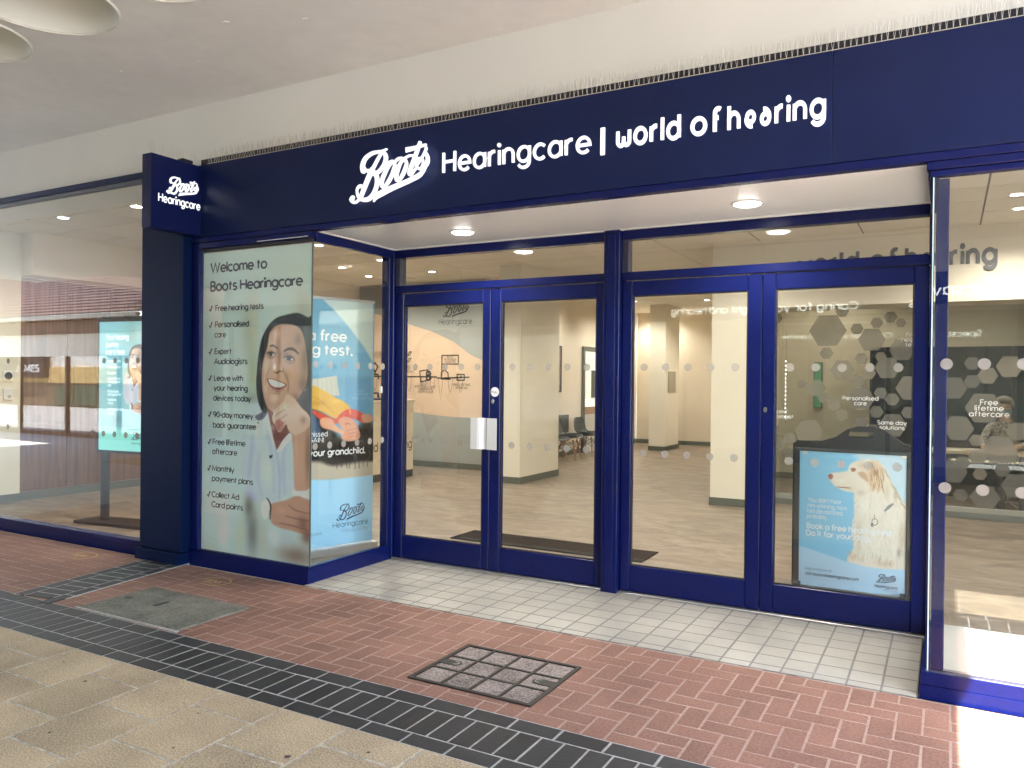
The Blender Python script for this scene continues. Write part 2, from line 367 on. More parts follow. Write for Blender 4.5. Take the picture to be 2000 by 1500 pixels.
# ================================================================== materials of the place
YD = 1.056
blue = mat('blue_frame', (.0034, .0080, .080), .26, .25, n2=.12, n2scale=2, nscale=30, namt=.10)
navy = mat('navy_panel', (.007, .014, .066), .32, .22, n2=.12, n2scale=1.5, bump=.03, bscale=2.5)
teal_navy = mat('navy_render', (.0015, .0085, .044), .5, .08)
white = mat('white_paint', (.74, .73, .70), .5, n2=.03)
soffit_m = mat('soffit_white', (.88, .88, .86), .35)
cream = mat('cream_render', (.75, .735, .69), .6, n2=.05, n2scale=.8, bump=.08, bscale=30)
ceil_m = mat('canopy_paint', (.84, .815, .775), .6, n2=.07, n2scale=1.1, nscale=9, namt=.03, bump=.25, bscale=5)
ring_m = mat('recess_paint', (.80, .78, .70), .6, n2=.03)
dark_m = mat('shade_and_part_black', (.012, .012, .02), .7)  # near-black: painted recess shade above the sign, also slot and bracket
sign_w = mat('sign_letter_lit', (.9, .93, .95), .4, emit=.055, ecol=(.93, .97, 1))
black_m = mat('black_plastic', (.012, .012, .014), .4)
ink = mat('navy_ink', (.012, .014, .05), .5)
inkblack = mat('black_ink', (.015, .015, .016), .5)
inkgrey = mat('grey_ink', (.06, .08, .12), .5)
ink_w = mat('white_ink', (.86, .88, .9), .5)
steel_w = mat('pearl_handle', (.70, .70, .72), .25, .6, coat=.3)
chrome = mat('chrome', (.7, .7, .72), .2, metal=1)
glass = glass_mat('window_glass')
wallm = mat('shop_wall_paint', (.70, .62, .50), .6, n2=.03)
pillm = mat('pillar_paint', (.73, .675, .56), .6, n2=.02)
skirt = mat('skirting', (.10, .11, .09), .5)
brickm = mat('red_paver', (.24, .127, .096), .75, .3, rnd=.09, nscale=75, namt=.28, n2=.22, n2scale=1.7, bump=.35, bscale=140)
grout_r = mat('red_joint', (.36, .25, .205), .9, nscale=40, namt=.2)
darkb = mat('blue_black_paver', (.018, .019, .022), .55, .4, rnd=.35, nscale=30, namt=.25, n2=.3, bump=.25, bscale=120)
grout_d = mat('pale_joint', (.35, .35, .345), .9, nscale=30, namt=.25)
slabm = mat('buff_slab', (.41, .33, .225), .85, .25, rnd=.10, nscale=130, namt=.6, n2=.22, n2scale=2.6, bump=.25, bscale=320)
grout_s = mat('slab_joint', (.40, .37, .32), .9, nscale=20, namt=.5)
tilem = mat('cream_tile', (.375, .355, .315), .35, .5, rnd=.06, nscale=14, namt=.07, n2=.13)
grout_t = mat('tile_joint', (.20, .19, .18), .9)
concm = mat('concrete_cover', (.17, .17, .145), .9, .2, nscale=60, namt=.35, n2=.3, n2scale=5, bump=.6, bscale=120)
iron = mat('dark_iron', (.022, .018, .015), .6, .4, nscale=40, namt=.3)
worn = mat('worn_infill', (.24, .20, .185), .85, .3, nscale=90, namt=.75, n2=.3, n2scale=8, rnd=.15, bump=.7, bscale=130)
yellow = mat('yellow_spray', (.50, .33, .12), .9, nscale=60, namt=.4)
dotm_ = film_mat('frosted_dot', (.34, .32, .29), .72)

# ================================================================== ground and paving
tag(MB().quad((-90, -90, -.03), (60, -90, -.03), (60, 90, -.03), (-90, 90, -.03)).build('ground', mat('ground_slabs', (.44, .43, .405), .9, nscale=3, namt=.1)), kind='structure')
def in_view(p, m=60):
    q = Vector(p)-CP; z = q.dot(FW)
    if z < .2: return False
    x, y = 1000+FPX*q.dot(RT)/z, 750-FPX*q.dot(UP)/z
    return -m < x < 2000+m and -m < y < 1500+m
_bm = {}
def paver_mesh(name, w, h, t, m, b=.003):
    k = (name, round(w/.004), round(h/.004))
    if k not in _bm:
        mb = MB(); x, y = w/2, h/2
        P = [(-x, -y, -t), (x, -y, -t), (x, y, -t), (-x, y, -t), (-x, -y, -b), (x, -y, -b), (x, y, -b), (-x, y, -b), (-x+b, -y+b, 0), (x-b, -y+b, 0), (x-b, y-b, 0), (-x+b, y-b, 0)]
        f = [(8, 9, 10, 11)]
        for lo in (0, 4):
            for i in range(4): j = (i+1) % 4; f.append((lo+i, lo+j, lo+4+j, lo+4+i))
        _bm[k] = mb.add(P, f).mesh(name, m)
    return _bm[k]
def pave(name, piece, base_m, piece_m, rect, cells, t=.022, limit=300, z=0, depth=.002, uneven=.0012, jit=.004, holes=()):
    x0, x1, y0, y1 = rect
    base = MB().box(x0, x1, y0, y1, z-.027, z-depth).build(name, base_m, kind='structure')
    near, far = [], MB()
    cells = [c for c in cells if c[2] > .02 and c[3] > .02]
    vis = [c for c in cells if in_view((c[0], c[1], z)) and not any(a < c[0] < b and d < c[1] < e for a, b, d, e in holes)]
    vis.sort(key=lambda c: (Vector((c[0], c[1], z))-CP).length)
    keep = set(map(id, vis[:limit]))
    for c in cells:
        cx, cy2, w, h = c[:4]; rz = c[4] if len(c) > 4 else 0
        dz = random.uniform(-uneven, uneven*.3)
        if id(c) in keep:
            inst(piece, paver_mesh(piece, w, h, t, piece_m), base, (cx, cy2, z+dz), rz+random.uniform(-jit, jit), (random.uniform(-jit, jit)*.6, random.uniform(-jit, jit)*.6))
        else:
            me = paver_mesh(piece, w, h, t, piece_m); R = Matrix.Rotation(rz, 3, 'Z')
            far.add([R @ v.co+Vector((cx, cy2, z+dz)) for v in me.vertices], [tuple(p.vertices) for p in me.polygons])
    if far.v:
        tag(far.build(piece+'_field', piece_m, base), kind='stuff')
    return base
def clip(x0, x1, y0, y1, r):
    x0, x1, y0, y1 = max(x0, r[0]), min(x1, r[1]), max(y0, r[2]), min(y1, r[3])
    return [(x0+x1)/2, (y0+y1)/2, x1-x0, y1-y0]
def gum(parent, pts):
    m = mat('gum', (.05, .045, .04), .8)
    for X, Y, r in pts:
        mb = MB(); k = 10; mb.add([(X+r*random.uniform(.7, 1.1)*math.cos(a), Y+r*random.uniform(.6, 1.1)*math.sin(a), .0009) for a in [i*2*math.pi/k for i in range(k)]], [tuple(range(k))]); mb.build('gum_spot', m, parent)
# red herringbone pavers
RB = (-9.2, 3.2, -1.305, -.065); u = .113; j = .0085; cells = []
ox, oy = -.535, -.078
for k in range(-90, 60):
    for m_ in range(-60, 60):
        for (hx, hy, w, h) in ((k+2*m_, k-2*m_, 2, 1), (k+2*m_, k+1-2*m_, 1, 2)):
            X0, Y0 = ox+hx*u+j/2, oy+hy*u+j/2
            X1, Y1 = ox+(hx+w)*u-j/2, oy+(hy+h)*u-j/2
            if X1 < RB[0] or X0 > RB[1] or Y1 < RB[2]+.02 or Y0 > RB[3]-.02: continue
            cells.append(clip(X0, X1, Y0, Y1, RB))
pave('brick_paving', 'brick', grout_r, brickm, RB, cells, holes=[(-5.15, -4.3, -1.2, -.75), (-2.42, -1.85, -1.08, -.64)])
# dark border: stretcher, soldier, stretcher
cells = []
R1 = (-9.2, 3.2, -1.785, -1.305)
for i in range(-40, 16):
    cells.append(clip(-1.05+i*.235+.004, -1.05+(i+1)*.235-.005, -1.42, -1.311, R1))
    cells.append(clip(-1.16+i*.235+.004, -1.16+(i+1)*.235-.004, -1.781, -1.682, R1))
for i in range(-80, 36):
    cells.append(clip(-1.0+i*.1145+.004, -1.0+(i+1)*.1145-.004, -1.674, -1.428, R1))
pave('dark_paver_border', 'dark_brick', grout_d, darkb, R1, [c for c in cells if c[2] > 0])
# dark band running to the pilaster
BA = math.radians(8); cells = []
bc, bd, bp = Vector((-5.72, -1.30, 0)), Vector((-math.sin(BA), math.cos(BA), 0)), Vector((math.cos(BA), math.sin(BA), 0))
def bcell(a, b, w, h): p = bc+bp*a+bd*b; return [p.x, p.y, w, h, BA]
for i in range(6):
    cells.append(bcell(-.175, .115+i*.222, .09, .210)); cells.append(bcell(.175, .03+i*.222, .09, .210))
for i in range(12): cells.append(bcell(0, .06+i*.108, .235, .096))
mb = MB(); q = [bc+bp*a+bd*b for a, b in ((-.23, .002), (.23, .065), (.23, 1.28), (-.23, 1.24))]
band = MB().prism([(p.x, p.y) for p in q], 'Z', -.02, .0035).build('dark_paver_band', grout_d, kind='structure')
for c in cells: inst('dark_brick', paver_mesh('dark_brick', c[2], c[3], .022, darkb), band, (c[0], c[1], .005), c[4])
# buff slabs
cells = []; R2 = (-8.6, 2.6, -4.6, -1.785)
for i in range(-17, 10):
    X0 = -2.79+i*.4125
    for k_ in range(0, 10):
        Y1 = -1.77-k_*.42 + (.21 if i % 2 else 0)
        Y1 += -.0
        c = clip(X0+.005, X0+.4075, Y1-.415, Y1-.005, R2)
        if c[2] > .02 and c[3] > .02: cells.append(c)
sp_ = pave('slab_paving', 'paving_slab', grout_s, slabm, R2, cells, t=.022)
gum(sp_, [(-3.93, -2.06, .012), (-2.42, -2.13, .016), (-2.9, -2.32, .008), (-3.5, -2.5, .010), (-4.3, -1.95, .009), (-2.15, -1.93, .010), (-3.1, -2.03, .007)])
tag(MB().box(-14, 6, -10.2, -4.6, -.027, -.003).build('mall_paving', slabm), kind='structure')
# entrance tiles
cells = []; R3 = (-4.32, -.118, -.06, 1.03); p_ = .1685
for i in range(25):
    for k_ in range(7):
        X0 = -.118-(i+1)*p_; Y0 = 1.03-(k_+1)*p_
        cells.append(clip(X0+.004, X0+p_-.004, Y0+.0055, Y0+p_-.0055, R3))
pave('entrance_tiling', 'floor_tile', grout_t, tilem, R3, cells, z=.004, depth=.0011, uneven=.0003, jit=.0012, limit=300)
# covers let into the pavers
t = thing('concrete_manhole_cover', 'square grey concrete manhole cover with a small dark slot', 'manhole cover', (-4.73, -.98, 0))
MB().bev(-5.245, -4.215, -1.275, -.685, -.02, .007, .006).build('cover_slab', concm, t)
MB().bev(-4.82, -4.785, -1.01, -.895, .004, .0095, .002).build('lifting_slot', dark_m, t)
MB().bev(-5.16, -5.11, -.99, -.95, .004, .0085, .001).build('lifting_slot', iron, t)
MB().box(-5.26, -4.2, -1.298, -1.277, -.02, .004).build('mortar_edge', grout_d, t)
t = thing('inspection_cover', 'iron framed inspection cover with twelve worn infill panels', 'inspection cover', (-2.14, -.86, 0))
gx0, gx1, gy0, gy1 = -2.512, -1.766, -1.166, -.556
f = MB()
for a, b, c_, d_ in ((gx0, gx1, gy0, gy0+.022), (gx0, gx1, gy1-.022, gy1), (gx0, gx0+.022, gy0+.022, gy1-.022), (gx1-.022, gx1, gy0+.022, gy1-.022)): f.box(a, b, c_, d_, -.02, .008)
f.build('outer_frame', iron, t)
g_ = MB(); px_, py_ = (gx1-gx0-.044)/4, (gy1-gy0-.044)/3
for i in range(1, 4): g_.box(gx0+.022+i*px_-.007, gx0+.022+i*px_+.007, gy0+.022, gy1-.022, -.02, .0065)
for k_ in range(1, 3):
    for i in range(4): g_.box(gx0+.022+i*px_+(.007 if i else 0), gx0+.022+(i+1)*px_-(.007 if i < 3 else 0), gy0+.022+k_*py_-.007, gy0+.022+k_*py_+.007, -.02, .0065)
g_.build('dividing_grid', iron, t)
for i in range(4):
    for k_ in range(3):
        X0, Y0 = gx0+.022+i*px_, gy0+.022+k_*py_
        inst('infill_panel', paver_mesh('infill_panel', px_-.020, py_-.020, .02, worn), t, (X0+px_/2, Y0+py_/2, .003+random.uniform(-.001, .001)))
for sx_, X, Yk in ((1, gx0+.022, 1), (-1, gx1-.022, 1)):
    pl = [(X, -.035), (X+sx_*.09, -.035)]+[(X+sx_*(.09+.035*math.sin(math.radians(a))), -.035*math.cos(math.radians(a))) for a in range(20, 180, 20)]+[(X+sx_*.09, .035), (X, .035)]
    cy3 = gy0+.022+(Yk+.5)*py_
    k1 = MB().prism([(x, y+cy3) for x, y in pl], 'Z', -.01, .006).build('keyhole_plate', iron, t)
    MB().tube([(X+sx_*(.09+.018*math.cos(a)), cy3+.018*math.sin(a), .0065) for a in np.linspace(-2.2, 2.2, 10)], .0035, 6).build('keyhole_ring', mat('worn_steel', (.3, .28, .26), .45, metal=.6), k1)
# yellow survey marks sprayed on the pavers
for (X, Y, l, r) in ((-5.0, -.33, 'faded yellow spray mark on the bricks below the window poster', .11), (-6.72, -.33, 'faded yellow spray mark on the bricks below the left window', .12)):
    mb = MB(); F = lambda x, y, o: Vector((X+x, Y+y, .0016+o))
    ribbon(mb, [(r*1.25*math.cos(a), r*math.sin(a)) for a in np.linspace(-1.2, 2.9, 22)], .012, F, 0, 0)
    ribbon(mb, [(-r*.8, -.02), (-r*.5, .03), (-r*.3, -.03), (-r*.05, .025), (.02, -.02), (.05, .02), (.07, -.015)], .016, F, .0003, 0)
    ribbon(mb, [(-r*.7, -.045), (.03, -.05)], .008, F, .0005, 0)
    tag(mb.build('spray_mark', yellow), l, 'paint mark', 'yellow spray marks on the pavers')

# ================================================================== canopy over the walkway
t = thing('canopy', 'white painted canopy ceiling with big round recesses over the walkway', 'canopy', (-5, -3, 3.95))
CX0, CX1, CY0, ZC = -17.0, 1.73, -10.3, 3.95
mb = MB(); cells_r = {}
c0x, c0y = -5.02, -1.69
for i in range(-3, 6):
    for k_ in range(0, 4): cells_r[(i, k_)] = (c0x+i, c0y-k_)
RX0, RX1, RY1, RY0 = c0x-3.5, c0x+5.5, c0y+.5, c0y-3.5
def flat(x0, x1, y0, y1): mb.quad((x0, y0, ZC), (x0, y1, ZC), (x1, y1, ZC), (x1, y0, ZC))
flat(CX0, CX1, RY1, .06); flat(CX0, RX0, RY0, RY1); flat(RX1, CX1, -4.07, RY1); flat(CX0, RX1, CY0, RY0); flat(RX1, 6.0, CY0, -4.07) if False else None
mb.quad((RX1, CY0, ZC), (RX1, -4.07, ZC), (CX1, -4.07, ZC), (CX1, CY0, ZC))
NS = 48
for (x, y) in cells_r.values():
    for i in range(NS):
        def sq(a):
            c_, s_ = math.cos(a), math.sin(a); k_ = .5/max(abs(c_), abs(s_)); return (x+c_*k_, y+s_*k_, ZC)
        def ci(a): return (x+.44*math.cos(a), y+.44*math.sin(a), ZC)
        a0, a1 = 2*math.pi*i/NS, 2*math.pi*(i+1)/NS
        mb.quad(sq(a0), ci(a0), ci(a1), sq(a1))
# slab edges and top
mb.quad((CX0, CY0, 4.3), (CX1, CY0, 4.3), (CX1, .3, 4.3), (CX0, .3, 4.3))
mb.quad((CX1, CY0, ZC), (CX1, .06, ZC), (CX1, .06, 4.3), (CX1, CY0, 4.3)); mb.quad((CX0, CY0, ZC), (CX0, CY0, 4.3), (CX0, .06, 4.3), (CX0, .06, ZC))
mb.quad((CX0, CY0, ZC), (CX1, CY0, ZC), (CX1, CY0, 4.3), (CX0, CY0, 4.3))
mb.build('ceiling_slab', ceil_m, t)
mb = MB(); mb.box(-20.2, -17.001, -6.9, .06, ZC, 4.3); mb.build('ceiling_slab', ceil_m, t)
rec = MB().lathe((0, 0, 0), [(.443, -.012), (.452, .0), (.43, .03), (.36, .2), (.30, .26), (.0, .265)], 48).mesh('ceiling_recess', ring_m, True)
for i, (x, y, r) in enumerate(((-4.2, -.95, .05), (-3.0, -1.15, .07), (-2.75, -1.0, .09), (-5.6, -.75, .03), (-4.9, -.6, .03), (-3.7, -.75, .025), (-6.2, -.9, .03), (-2.2, -.5, .04))):
    q = MB(); n = 9; a = [random.uniform(.6, 1.2) for _ in range(n)]
    P = [(x+r*a[k]*math.cos(k*6.283/n), y+.45*r*a[k]*math.sin(k*6.283/n)) for k in range(n)]
    q.add([(px_, py_, 3.9499) for px_, py_ in P]+[(x+(px_-x)*.7, y+(py_-y)*.7, 3.944) for px_, py_ in P], [(k, (k+1) % n, n+(k+1) % n, n+k) for k in range(n)]+[tuple(range(n, 2*n))])
    q.build('plaster_patch', ceil_m, t)
for (x, y) in cells_r.values():
    o = bpy.data.objects.new('ceiling_recess', rec); COL.objects.link(o); o.location = (x, y, ZC); attach(o, t)
# far part of the canopy, beyond the sunny gap at the right
tag(MB().box(1.732, 12, -10.3, -4.07, 3.95, 4.3).build('far_canopy', ceil_m), 'white concrete canopy continuing beyond the sunny gap', 'canopy')
tag(MB().box(4.8, 12, -4.069, .06, 3.95, 4.3).build('added_side_canopy', ceil_m), 'unseen white canopy added to narrow the sunny gap', 'canopy')  # unseen, added to cut the sunlight bouncing in from the gap
# plain wall above the shop sign
tag(MB().box(-20, 8, .06, .5, 3.362, 3.95).build('upper_wall', cream), 'plain cream wall above the long dark shop sign', 'wall')

# ================================================================== shop sign
t = thing('fascia_sign', 'long navy shop sign with lit white lettering above the doors', 'shop sign', (-2.5, 0, 2.75))
MB().bev(-5.68, -.562, -.03, .05, 2.79, 3.40, .002).build('sign_panel', navy, t)
MB().bev(-.560, 3.6, -.03, .05, 2.79, 3.40, .002).build('sign_panel', navy, t)
MB().bev(-5.68, 3.6, -.026, .05, 2.745, 2.788, .003).build('bottom_trim', blue, t)
MB().box(-5.6, 3.6, .0, .055, 3.40, 3.455).build('shaded_backing_strip', dark_m, t)  # backing strip coloured near-black for the recess shadow behind the spikes
SO, UX, UZ = (0, -.03, 0), (1, 0, 0), (0, 0, 1)
TH = .012
mb = MB(); logo(mb, SO, UX, UZ, -3.888, 2.880, .711, TH, TH+.001, .9); mb.build('script_logo', sign_w, t)
def letters(s, x0, x1, z, cap, w, gap=None, parent=t, m=sign_w, O=SO, ux=UX):
    text(None, s, O, ux, UZ, x0, x1, z, cap, w, gap, TH, TH+.001, each=lambda c, mb: mb.build('letter', m, parent))
letters('Hearingcare', -3.087, -1.968, 3.028, .157, .105, .2)
mb = MB(); mb.bev(-1.905, -1.876, -.043, -.031, 3.006, 3.176, .002); mb.build('divider_bar', sign_w, t)
letters('ωorld', -1.80, -1.394, 3.034, .155, .142, .25); letters('oƒ', -1.336, -1.160, 3.038, .155, .142, .25)
letters('hɘəring', -1.121, -.592, 3.036, .156, .142, .25)
# projecting sign
t = thing('projecting_sign', 'navy box sign sticking out from the left end of the shop sign', 'projecting sign', (-5.6, -.25, 2.8))
MB().bev(-5.668, -5.555, -.512, -.032, 2.795, 3.385, .003).build('sign_box', mat('navy_box', (.003, .007, .058), .35, .25), t)
MB().box(-5.64, -5.58, -.2, -.1, 3.385, 3.42).build('bracket', dark_m, t)
PO, PU = (-5.555, 0, 0), (0, 1, 0)
mb = MB(); logo(mb, PO, PU, UZ, -.372, 3.082, .285, .004, .005, 1.1); mb.build('script_logo', sign_w, t)
text(None, 'Hearingcare', PO, PU, UZ, -.448, -.045, 3.008, .072, .12, .2, .004, .005, each=lambda c, mb: mb.build('letter', sign_w, t))
# bird spikes
spm = mat('spike_wire', (.50, .46, .40), .5)
def spikes(x0, x1, y, z, l, first, along='X', hh=.115):
    t = thing('bird_spike_strip', l, 'bird spikes', ((x0+x1)/2 if along == 'X' else y, y if along == 'X' else (x0+x1)/2, z), 'bird spikes along the top of the signs')
    P = lambda a, b, c: (a, y+b, z+c) if along == 'X' else (y+b, a, z+c)
    mb = MB()
    a, b = P(x0+.004, -.012, 0), P(x1-.004, .012, .005); mb.box(min(a[0], b[0]), max(a[0], b[0]), min(a[1], b[1]), max(a[1], b[1]), z+.0005, z+.005); mb.build('base_strip', spm, t)
    mb = MB(); n = int((x1-x0)/.030)
    for i in range(n):
        x = x0+(i+.5)*(x1-x0)/n
        for s_ in (-1, 1):
            r0 = .0013; lean = random.uniform(.010, .03)*s_; fw = random.uniform(-.04, .03)
            mb.tube([P(x, 0, .004), P(x+lean*.5, fw, hh*random.uniform(.86, 1.04))], r0, 3, cap=False)
    mb.build('spike', spm, t, kind='stuff')
segs = [-5.5, -4.6, -3.7, -2.8, -1.9, -1.0, -.1, .8]
where = ['beside the projecting box sign', 'above the start of the script logo', 'above the white script logo', 'above the word next to the logo', 'above the upright divider bar', 'above the last rounded word', 'at the right end of the sign']
for i in range(7): spikes(segs[i], segs[i+1], -.012, 3.401, 'strip of thin wire bird spikes '+where[i], i == 0)
spikes(-.49, -.04, -5.61, 3.386, 'short strip of wire bird spikes on top of the projecting box sign', False, 'Y')

# ================================================================== pilaster and left display window
t = thing('pilaster', 'dark navy square pilaster between the two left windows', 'pilaster', (-5.95, -.05, 0))
MB().bev(-6.235, -5.69, -.10, .12, .098, 3.36, .004).build('shaft', teal_navy, t)
MB().bev(-6.255, -5.675, -.135, .12, -.02, .095, .005).build('plinth', teal_navy, t)
def frame_box(mb, x0, x1, y0, y1, z0, z1): mb.bev(x0, x1, y0, y1, z0, z1, .003)
t = thing('left_window', 'large plain shop window left of the navy pilaster, street reflected in it', 'shop window', (-8, 0, 0))
MB().bev(-11.8, -6.26, -.02, .06, -.02, .085, .004).build('sill', blue, t)
MB().bev(-11.8, -6.26, -.035, .06, .087, .122, .004).build('sill_rail', blue, t)
MB().bev(-11.8, -6.26, -.02, .055, 3.385, 3.44, .004).build('head_rail', navy, t)
MB().bev(-11.8, -6.26, -.008, .05, 3.35, 3.383, .003).build('head_rail', mat('grey_bead', (.09, .10, .13), .4), t)
gl = MB().box(-11.8, -6.26, .012, .022, .122, 3.35).build('glass_pane', glass, t)
def dots(parent, O, U, xs, z, m=dotm_, r=.0285):
    n = Vector(U).cross(Vector((0, 0, 1))).normalized()
    for x in xs: MB().disc(Vector(O)+Vector(U)*x+Vector((0, 0, z))+n*.0015, U, (0, 0, 1), r).build('frosted_dot', m, parent)
dot_dark = film_mat('window_dot', (.30, .24, .19), .8)
dots(gl, (0, .012, 0), (1, 0, 0), [-8.53, -6.93, -6.765, -6.60, -6.435], 1.745, dot_dark); dots(gl, (0, .012, 0), (1, 0, 0), [-8.53, -7.1, -6.93, -6.765, -6.60, -6.435], 1.06, dot_dark)

# ================================================================== left bay (poster window)
t = thing('corner_window', 'glazed corner window bay left of the doors on a blue plinth', 'shop window', (-4.9, .4, 0))
MB().prism([(-5.675, -.03), (-4.31, -.03), (-4.31, .99), (-4.335, .99), (-4.37, .02), (-5.675, .02)], 'Z', -.01, .118).build('plinth', blue, t)
MB().prism([(-5.575, -.012), (-4.322, -.012), (-4.322, .99), (-4.36, .99), (-4.36, .03), (-5.575, .03)], 'Z', .1185, .132).build('sill_bead', blue, t)
MB().bev(-5.674, -5.58, -.02, .05, .12, 2.742, .004).build('jamb', blue, t)
MB().bev(-5.578, -4.318, -.022, .03, 2.69, 2.742, .004).build('head_rail', blue, t)
MB().bev(-5.578, -4.32, -.008, .02, 2.66, 2.688, .003).build('head_bead', mat('dark_bead', (.012, .012, .02), .4), t)
MB().box(-4.9, -4.345, -.0235, -.0225, 2.70, 2.706).build('light_strip', mat('strip_chrome', (.8, .8, .82), .15, metal=1), t)
MB().bev(-4.345, -4.302, .03, .99, 2.668, 2.742, .004).build('head_rail', blue, t)
gf = MB().box(-5.578, -4.318, 0, .008, .132, 2.66).build('glass_pane', glass, t)
gs = MB().box(-4.327, -4.319, .0085, .955, .132, 2.668).build('glass_pane', glass, t)
MB().box(-4.326, -4.3165, -.0015, .007, .132, 2.66).build('glass_edge', mat('glass_edge', (.10, .14, .13), .3), t)
MB().bev(-4.40, -4.315, .955, 1.02, .12, 2.742, .004).build('jamb', blue, t)
dots(gs, (-4.319, 0, 0), (0, 1, 0), [.045+.166*i for i in range(6)], 1.709); dots(gs, (-4.319, 0, 0), (0, 1, 0), [.045+.166*i for i in range(6)], 1.067)

# ================================================================== recess ceiling with its two downlights
t = thing('entrance_soffit', 'bright white recess ceiling above the two pairs of doors', 'ceiling', (-2.2, .5, 2.745))
MB().box(-4.30, -.10, .052, 1.0, 2.748, 2.79).build('soffit_panel', soffit_m, t)
mb = MB(); mb.box(-4.30, -.10, .985, 1.005, 2.738, 2.7475); mb.box(-4.30, -4.285, .055, .985, 2.738, 2.7475); mb.build('edge_bead', white, t)
lamp_on = mat('lamp_lens', (1, 1, 1), .5, emit=2.6, ecol=(1, .97, .9))
def downlight(x, y, z, r, label, power, warm=(1, .93, .82), group=None, spread=150, big=False):
    t = thing('downlight', label, 'ceiling light', (x, y, z), group)
    MB().lathe((x, y, z), [(r*1.28, 0), (r*1.28, -.004), (r*1.05, -.008), (r*1.0, -.002), (r*1.0, .001)], 28).build('trim_ring', white, t)
    (MB().lathe((x, y, z), [(r, -.002), (r*.85, -.014), (r*.5, -.02), (0, -.022)], 28) if big else MB().disc((x, y, z-.0035), (1, 0, 0), (0, -1, 0), r, 28)).build('lens', lamp_on, t)
    if power:
        l = bpy.data.lights.new('lamp_light', 'SPOT'); l.energy = power; l.color = warm; l.shadow_soft_size = .06
        l.spot_size = math.radians(spread); l.spot_blend = .6
        o = bpy.data.objects.new('lamp_light', l); COL.objects.link(o); o.location = (x, y, z-(.03 if big else .02)); attach(o, t)

downlight(-3.30, .56, 2.748, .083, 'round downlight in the entrance recess above the left doors', 8, (1, .93, .82), 'downlights in the entrance recess', big=True)
downlight(-1.13, .54, 2.748, .083, 'round downlight in the entrance recess above the right doors', 8, (1, .93, .82), 'downlights in the entrance recess', big=True)

# ================================================================== door frame and doors
t = thing('door_frame', 'blue metal door frame with glazed strip above the four doors', 'door frame', (-2.2, YD, 0))
y0, y1 = YD-.035, YD+.06
MB().bev(-4.335, -4.302, y0-.02, y1, 0, 2.742, .004).build('jamb', blue, t)
MB().bev(-.104, -.06, y0-.02, y1, 0, 2.742, .004).build('jamb', blue, t)
MB().bev(-2.292, -2.163, y0-.05, y1, 0, 2.742, .005).build('mullion', blue, t)
MB().bev(-2.262, -2.193, y0-.06, y0-.051, .03, 2.70, .002).build('mullion_cover', blue, t)
for a, b, nm in ((-4.30, -2.294, 'left'), (-2.161, -.106, 'right')):
    MB().bev(a, b, y0, y1, 2.672, 2.742, .004).build('head_rail', blue, t)
    MB().bev(a, b, y0-.008, y1, 2.362, 2.425, .006).build('transom_bar', blue, t)
    mb = MB(); mb.box(a, a+.045, y0+.002, y1, 2.426, 2.671); mb.box(b-.004, b, y0+.002, y1, 2.426, 2.671); mb.build('side_bead', mat('grey_bead2', (.03, .03, .06), .4), t)
    MB().box(a+.0455, b-.0045, YD, YD+.008, 2.426, 2.671).build('glass_pane', glass, t)
    MB().bev(a, b, y0-.03, y1, .004, .018, .003).build('threshold', mat('alloy', (.45, .45, .46), .35, metal=.8), t)
def door(x0, x1, g0, g1, label, dx, handle=None, lock=None, sticker=False, low=None):
    t = thing('glazed_door', label, 'door', ((x0+x1)/2, YD, 0), 'glazed shop doors')
    a, b = y0+.006, y1-.02
    MB().bev(x0, g0-.002, a, b, .02, 2.357, .005).build('stile', blue, t); MB().bev(g1+.002, x1, a, b, .02, 2.357, .005).build('stile', blue, t)
    MB().bev(g0-.0015, g1+.0015, a+.001, b, .021, .2165, .005).build('bottom_rail', blue, t); MB().bev(g0-.0015, g1+.0015, a+.001, b, 2.246, 2.356, .005).build('top_rail', blue, t)
    mb = MB(); bd = mat('gasket', (.02, .02, .025), .6)
    mb.box(g0-.001, g0+.008, a+.012, a+.022, .218, 2.245); mb.box(g1-.008, g1+.001, a+.012, a+.022, .218, 2.245); mb.box(g0+.0085, g1-.0085, a+.012, a+.022, .218, .226); mb.box(g0+.0085, g1-.0085, a+.012, a+.022, 2.237, 2.245)
    mb.build('gasket', bd, t)
    gl = MB().box(g0-.001, g1+.001, YD-.004, YD+.004, .217, 2.2455).build('glass_pane', glass, t)
    dots(gl, (0, YD-.004, 0), (1, 0, 0), dx, 1.709); dots(gl, (0, YD-.004, 0), (1, 0, 0), low or dx, 1.067)
    return t, a
t, a = door(-4.298, -3.318, -4.21, -3.392, 'leftmost glazed door, pearl pull handle on its right edge', [-4.10, -3.94, -3.78, -3.62, -3.455])
def handle(x0, x1, flip, t):
    prof = [(x0, -.055), (x0+(x1-x0)*.55, -.062), (x0+(x1-x0)*.72, -.055), (x1, -.012)] if not flip else [(x0, -.045), (x1, -.06)]
    yb = y0; n = len(prof)
    P = [(x, yb+d) for x, d in prof]+[(x, yb+d+.006) for x, d in reversed(prof)]
    h = MB().prism(P, 'Z', 1.028, 1.287).build('pull_handle', steel_w, t)
    xm = (x0+x1)/2
    for z in (1.08, 1.235): MB().tube([(x1-.03 if not flip else xm, yb-.04, z), (x1-.03 if not flip else xm, yb+.006, z)], .009, 10).build('stand_off', chrome, h)
handle(-3.464, -3.340, False, t)
t, a = door(-3.312, -2.297, -3.217, -2.372, 'second door from the left, with the round PULL sticker', [-3.12, -2.955, -2.79, -2.622, -2.455])
handle(-3.314, -3.212, True, t)
st = MB().disc((-3.268, a-.0015, 1.503), (1, 0, 0), (0, 0, 1), .040, 28).build('pull_sticker', mat('sticker_white', (.82, .84, .86), .4), t)
